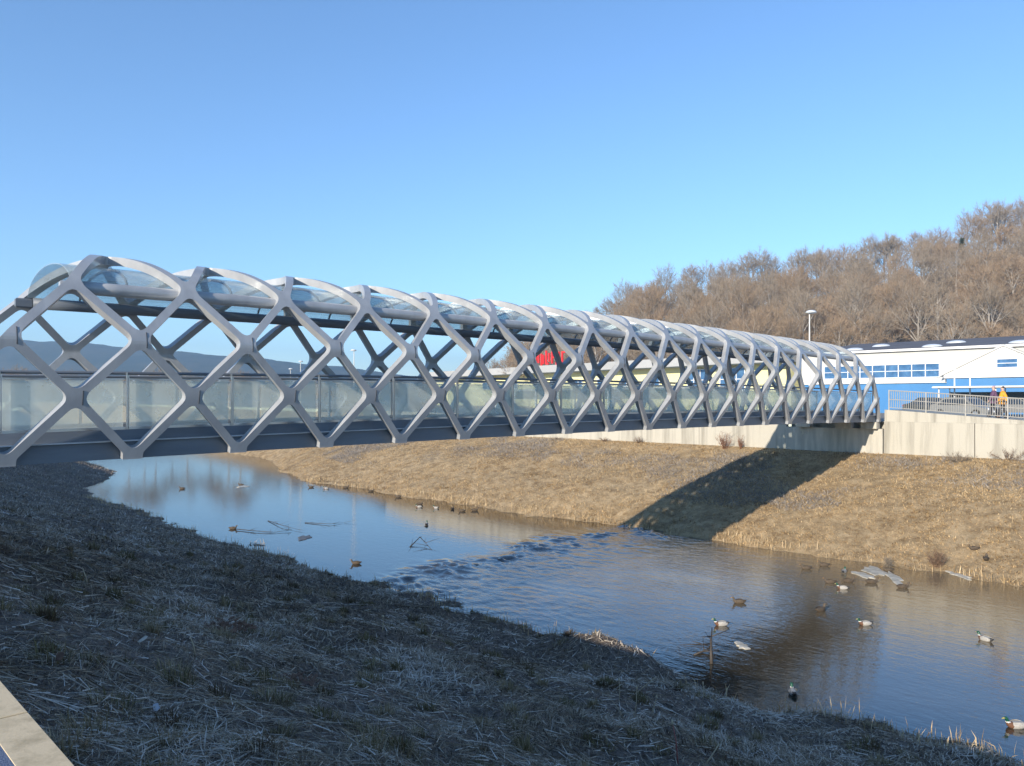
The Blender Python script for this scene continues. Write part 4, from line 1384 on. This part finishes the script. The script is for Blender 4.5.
shrub(741,449,.5,1.0,240,'shrub_red','thin upright bare shrub at the wall joint left of the bridge shadow')
shrub(958,462,2.0,.62,600,'shrub_grey','low grey tangle of twigs under the wall joint right of the bridge')
shrub(1008,460,2.2,.8,420,'shrub','spiky brown weeds below the wall near the right edge')
shrub(640,443,1.6,.55,380,'shrub','brown weed clump on top of the far bank under the bridge')
shrub(605,441.5,1.3,.40,260,'shrub','small weed clump on the far bank crest left of the brown one')
shrub(555,440,1.4,.35,260,'shrub_grey','greyish weed clump on the far bank crest farthest left under the bridge')
shrub(937,568,1.0,.85,520,'shrub','dark bush at the right shoreline beside the pale ice strip')
shrub(887,571,.5,.9,240,'shrub_grey','tuft of pale reeds standing in front of the large ice slab')
M['stalk'] = tint_mat('dry_stalk', [(.30,.24,.15),(.48,.40,.27)], patch=1.0)
M['stalk_red'] = pm('red_stem', (.25,.07,.06), (.33,.11,.08), 8, .6)
M['stalk_tan'] = pm('tan_stem', (.40,.32,.20), (.50,.41,.27), 8, .8)
def stalk(px, py, tpx, tpy, r0, m, label, seeds=True, rise=None):
    """a dry stem rooted where the sight line meets the bank, leaning as in the photograph"""
    x, y, z = solve_g(px, py)
    Z = y*CS-x*SN
    tx, ty, tz = W(tpx, tpy, Z)
    r0 *= 1.6
    t = empty('dry_stalk', (x, y, z)); o_ = (x, y, z)
    a, b = Vector((x, y, z-.03)), Vector((tx, ty, tz))
    mid = a.lerp(b, .5)+Vector((.01,.01,.01))
    mb = MB(o_); mb.tube([a, mid, b], [r0, r0*.8, r0*.45], 6); mb.build('stem', M[m], t, smooth=True)
    if seeds:
        mb = MB(o_)
        d = (b-a).normalized()
        mb.tube([b-d*.07, b-d*.035, b+d*.01], [r0*.6, r0*2.1, r0*.5], 6); mb.build('seed_head', M['stalk_tan'], t, smooth=True)
    tag(t, label, 'plant')
stalk(678,764,672,720,.006,'stalk_red','red stem with a pale dry bud near the bottom edge')
stalk(703,766,719,744,.007,'stalk_tan','straight tan stick leaning right at the bottom edge', False)
stalk(633,694,657,676,.006,'stalk_tan','pale straw stalk leaning right above its neighbours on the near bank', False)
stalk(634,719,637,686,.005,'stalk_tan','upright pale straw stalk under the leaning one on the near bank')
stalk(651,714,657,695,.005,'stalk_tan','short pale straw stalk right of the upright one on the near bank')
stalk(625,719,611,699,.005,'stalk_tan','dull straw stalk leaning left among the near bank straws', False)
stalk(619,702,619,678,.005,'stalk_tan','thin dim straw at the left of the near bank straws')
stalk(703,700,703,682,.005,'stalk_tan','lone thin straw against the water on the near bank')
stalk(382,632,383,615,.008,'stalk_tan','broad pale grass head standing on the mid near bank')
stalk(430,640,431,628,.007,'stalk_tan','small pale grass head beside the sunlit grass patch')
stalk(88,586,82,567,.008,'stalk_tan','pale bent stem at the upper left of the shaded bank', False)
stalk(302,612,318,603,.008,'stalk_tan','pale stick lying on the shaded bank, leaning right', False)
stalk(195,655,190,636,.008,'stalk_tan','forked grey stem in the middle of the shaded bank', False)
M['leaf'] = pm('dead_leaf', (.10,.05,.03), (.20,.11,.065), 12, .8)
M['pale_leaf'] = pm('pale_leaf', (.50,.44,.34), (.58,.52,.42), 12, .8)
M['litter_white'] = pm('white_scrap', (.50,.51,.54), None, rough=.7)
def scrap(px, py, s, m, label, name, cat, n=1):
    x, y, z = solve_g(px, py)
    mb = MB((x, y, z)); rg = random.Random(int(px*3+py))
    for q in range(n):
        cx, cy, cz = x+rg.uniform(-s,s)*(n > 1), y+rg.uniform(-s,s)*(n > 1), z+.05+rg.uniform(0,.06)
        P = []; k = 9; a0_ = rg.uniform(0, 6); tl = rg.uniform(-.6,.6)
        sz = s if n == 1 else .045
        for zz in (0, .006):
            rr_ = random.Random(int(px)+q)
            for i in range(k):
                a = a0_+2*math.pi*i/k; r_ = sz*(.6+.5*rr_.random())
                P.append((cx+r_*math.cos(a), cy+r_*math.sin(a)*.8, cz+zz+tl*r_*math.cos(a)+.5*r_*math.sin(a)+.3*r_*abs(math.sin(a*2))))
        F = [tuple(range(k-1,-1,-1)), tuple(range(k, 2*k))]+[(i, (i+1) % k, k+(i+1) % k, k+i) for i in range(k)]
        mb.add(P, F)
    ob = tag(mb.build(name, M[m]), label, cat)
    if n > 1: ob['kind'] = 'stuff'
scrap(143,646,.09,'pale_leaf','pale curled dead leaf on the shaded bank','dead_leaf','leaf')
scrap(156,716.5,.045,'litter_white','small white paper scrap on the shaded bank','paper_scrap','litter')
scrap(222,632,.45,'leaf','heap of dark russet dead leaves on the shaded bank','leaf_heap','leaf heap', 110)
scrap(297,688,.25,'leaf','small patch of brown dead leaves right of the russet heap','leaf_heap','leaf heap', 40)
scrap(60,668,.05,'leaf','single reddish leaf near the parapet on the shaded bank','dead_leaf','leaf')

# ------------------------------------------------------------------ steam far off on the left
def steam_mat():
    m, t, b, out = nt('steam')
    t.nodes.remove(b)
    pv = t.nodes.new('ShaderNodeVolumePrincipled')
    pv.inputs['Color'].default_value = (1,1,1,1); pv.inputs['Density'].default_value = .35
    t.links.new(pv.outputs[0], out.inputs['Volume'])
    return m

# ------------------------------------------------------------------ grass
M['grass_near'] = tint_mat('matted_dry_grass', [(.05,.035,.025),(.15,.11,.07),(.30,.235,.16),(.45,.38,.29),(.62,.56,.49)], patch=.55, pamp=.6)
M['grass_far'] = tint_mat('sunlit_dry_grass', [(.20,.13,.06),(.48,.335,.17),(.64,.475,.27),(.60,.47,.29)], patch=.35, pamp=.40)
def grass(name, X_, Y_, ht, wd, lean, mat, kind='stuff', tint=None):
    n = len(X_)
    base = np.stack([X_, Y_, gh(X_, Y_)-.015], -1)
    a = lean[0]+rng.normal(size=n)*lean[1]
    l = np.stack([np.cos(a), np.sin(a), 0*a], -1)
    flat = np.clip(rng.beta(1.6, 1.6, n)*lean[2]+lean[3], 0, 1)[:, None]
    h = ht[:, None]
    mid = base+l*h*.45*flat+np.array([0,0,1.])*h*.55*(1-.75*flat)
    tip = mid+l*h*.75*flat+np.array([0,0,1.])*h*(.5-.62*flat)+rng.normal(size=(n, 3))*h*.10
    s = np.stack([-np.sin(a), np.cos(a), 0*a], -1)+rng.normal(size=(n, 3))*.35
    w = wd[:, None]*.5
    V = np.stack([base-s*w, base+s*w, mid-s*w*.8, mid+s*w*.8, tip], 1).reshape(-1, 3)
    o = np.arange(n)[:, None]*5
    F = np.concatenate([o+np.array([0,1,2]), o+np.array([1,3,2]), o+np.array([2,3,4])], 1).reshape(-1, 3)
    tn_ = rng.random(n) if tint is None else tint
    ob = mesh_np(name, V, F, mat, tint=np.repeat(tn_, 5))
    tag(ob, kind=kind)
    return ob
# near bank: denser towards the camera
n = 560000
r_ = 2.2+(62-2.2)*rng.random(n)**1.5
an = rng.uniform(-.80, .74, n)
Xc, Zc = r_*np.sin(an), r_*np.cos(an)
X_, Y_ = Xc*CS-Zc*SN, Xc*SN+Zc*CS
w_ = Y_-shift(X_)
ok = (w_ > 1.13) & (w_ < 19) & (gh(X_, Y_) > -.02)
dens = vnoise(X_*.8, Y_*.8, 71)+.6*vnoise(X_*2.3, Y_*2.3, 72)
ok &= rng.random(n) < np.clip(.70+.8*dens, .28, 1)
X_, Y_, r2 = X_[ok], Y_[ok], r_[ok]; n = len(X_)
tuft = np.clip(vnoise(X_*1.1, Y_*1.1, 73)+vnoise(X_*.35, Y_*.35, 74), -.5, .8)
ht = rng.uniform(.06, .21, n)*(1+1.1*np.clip(tuft, -.4, .8))
wd = np.clip(.0015+.0007*r2, .003, .024)*rng.uniform(.7, 1.4, n)
ang_ = 1.2+4*vnoise(X_*.45, Y_*.45, 75)*2
tint = np.clip(rng.random(n)*.75+.15+.5*vnoise(X_*.5, Y_*.5, 76), 0, 1)
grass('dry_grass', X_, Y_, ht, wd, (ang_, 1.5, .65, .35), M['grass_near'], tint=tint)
# the same grass farther up the near bank, beneath and beyond the bridge
n = 90000
X_ = rng.uniform(-95, -20, n); Y_ = rng.uniform(1.3, 18, n)+shift(X_)
ok = (gh(X_, Y_) > 0) & (rng.random(n) < np.clip(.6+1.2*vnoise(X_*.5, Y_*.5, 78), .15, 1))
X_, Y_ = X_[ok], Y_[ok]; n = len(X_)
grass('dry_grass', X_, Y_, rng.uniform(.10,.34,n), rng.uniform(.015,.035,n), (rng.uniform(0,6.28,n), .5, .7, .3), M['grass_near'], tint=np.clip(rng.random(n)*.8+.15, 0, 1))
# rooted tufts, olive and brown, that break up the mat
M['tuft'] = tint_mat('rooted_tufts', [(.10,.065,.035),(.15,.13,.055),(.30,.23,.13),(.44,.37,.26)], patch=1.3, pamp=.5)
m_ = 520
r_ = 2.6+(34-2.6)*rng.random(m_)**1.25; an = rng.uniform(-.75, .72, m_)
Xc, Zc = r_*np.sin(an), r_*np.cos(an)
cx, cy = Xc*CS-Zc*SN, Xc*SN+Zc*CS
ok = (cy > 1.5) & (cy < 17.2); cx, cy, rc = cx[ok], cy[ok], r_[ok]; m_ = len(cx)
nb_ = 110
aa = rng.uniform(0, 6.28, (m_, nb_)); rad_ = rng.uniform(.06, .22, (m_, 1))*np.sqrt(rng.random((m_, nb_)))
X_ = (cx[:, None]+rad_*np.cos(aa)).ravel(); Y_ = (cy[:, None]+rad_*np.sin(aa)).ravel()
ok = gh(X_, Y_) > 0
ht = (rng.uniform(.10, .27, (m_, 1))*rng.uniform(.6, 1.2, (m_, nb_))).ravel()
wd = np.repeat(np.clip(.0015+.0008*rc, .003, .02), nb_)
tn2 = np.clip((rng.random((m_, 1))*.8+rng.normal(size=(m_, nb_))*.16).ravel(), 0, 1)
grass('grass_tufts', X_[ok], Y_[ok], ht[ok], wd[ok], (aa.ravel()[ok], .5, .75, .0), M['tuft'], tint=tn2[ok])
# long straws lying flat over the bank, every way
n = 120000
r_ = 2.4+(40-2.4)*rng.random(n)**1.5
an = rng.uniform(-.80, .74, n)
Xc, Zc = r_*np.sin(an), r_*np.cos(an)
X_, Y_ = Xc*CS-Zc*SN, Xc*SN+Zc*CS
w_ = Y_-shift(X_)
ok = (w_ > 1.2) & (w_ < 18) & (gh(X_, Y_) > 0) & (rng.random(n) < np.clip(.6+1.4*vnoise(X_*.6, Y_*.6, 77), .12, 1))
X_, Y_, r2 = X_[ok], Y_[ok], r_[ok]; n = len(X_)
a = rng.uniform(0, 6.28, n); L = rng.uniform(.10, .42, n)
P0 = np.stack([X_, Y_, gh(X_, Y_)+rng.uniform(.0, .07, n)], -1)
X2, Y2 = X_+np.cos(a)*L, Y_+np.sin(a)*L
P1 = np.stack([X2, Y2, gh(X2, Y2)+rng.uniform(.01, .11, n)], -1)
st = tri_mesh('dry_straw', P0, P1, np.clip(.0022+.0009*r2, .004, .02)*rng.uniform(.6, 1.5, n), M['grass_near'], np.clip(rng.random(n)*.9+.15, 0, 1))
tag(st, kind='stuff')
# far bank
n = 230000
X_ = -100+112*rng.random(n)**.72; Y_ = rng.uniform(33.2, 47.1, n)+shift(X_)
ok = gh(X_, Y_) > .03
dens = vnoise(X_*.5, Y_*.5, 81)+.5*vnoise(X_*1.7, Y_*1.7, 82)
ok &= rng.random(n) < np.clip(.7+.9*dens, .2, 1)
X_, Y_ = X_[ok], Y_[ok]; n = len(X_)
ht = rng.uniform(.07, .21, n)*(1+.8*np.clip(vnoise(X_*.9, Y_*.9, 83), -.5, .8))
wd = rng.uniform(.018, .036, n)
tint = np.clip(rng.random(n)*.8+.1+.7*vnoise(X_*.35, Y_*.35, 84)+.5*vnoise(X_*1.6, Y_*1.6, 86), 0, 1)
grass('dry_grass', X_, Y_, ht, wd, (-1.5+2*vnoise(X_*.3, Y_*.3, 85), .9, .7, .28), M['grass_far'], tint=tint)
# grey scrubby growth on the upper part of the far slope
M['scrub'] = tint_mat('grey_scrub', [(.16,.14,.12),(.36,.32,.28)], patch=.5)
n = 130000
X_ = -75+85*rng.random(n); Y_ = rng.uniform(37.5, 47.0, n)
mask = 1.7*vnoise(X_*.16, Y_*.28, 95)+.9*vnoise(X_*.6, Y_*.7, 96)+.10+.5*np.exp(-((Y_-43.5)/2.2)**2)-.25
ok = rng.random(n) < np.clip(mask*2.0+.15, 0, 1)
X_, Y_ = X_[ok], Y_[ok]+shift(X_[ok]); n = len(X_)
P0 = np.stack([X_, Y_, gh(X_, Y_)-.02], -1)
P1 = P0+rng.normal(size=(n, 3))*np.array([.16,.16,.04])+np.array([0,0,1.])*rng.uniform(.06,.26,(n,1))
sc = tri_mesh('scrub', P0, P1, rng.uniform(.018,.042,n), M['scrub'], rng.random(n))
tag(sc, kind='stuff')
# longer fringe of pale reeds right at both shores
n = 9000
X_ = rng.uniform(-60, 8, n); Y_ = np.where(rng.random(n) < .5, rng.uniform(16.0, 17.6, n), rng.uniform(33.3, 34.6, n))+shift(X_)
g = gh(X_, Y_); ok = (g > -.03) & (g < .35) & (rng.random(n) < np.clip(.4+1.3*vnoise(X_*.5, Y_*.2, 91), .03, 1))
X_, Y_ = X_[ok], Y_[ok]; n = len(X_)
grass('reed_fringe', X_, Y_, rng.uniform(.2, .5, n), rng.uniform(.012, .024, n), (rng.uniform(0, 6.28, n), .5, .5, .0), M['grass_far'])

# ------------------------------------------------------------------ air
hz, t, b_, out = nt('haze_air')
t.nodes.remove(b_)
pv = t.nodes.new('ShaderNodeVolumePrincipled')
pv.inputs['Color'].default_value = (.50, .74, 1.0, 1)
pv.inputs['Density'].default_value = .00042
pv.inputs['Anisotropy'].default_value = .2
t.links.new(pv.outputs[0], out.inputs['Volume'])
mb = MB((-400, 700, -2.2)); mb.box((-400, 700, 90), (4100, 3900, 184.4))
haze = mb.build('haze', hz)
tag(haze, kind='stuff')
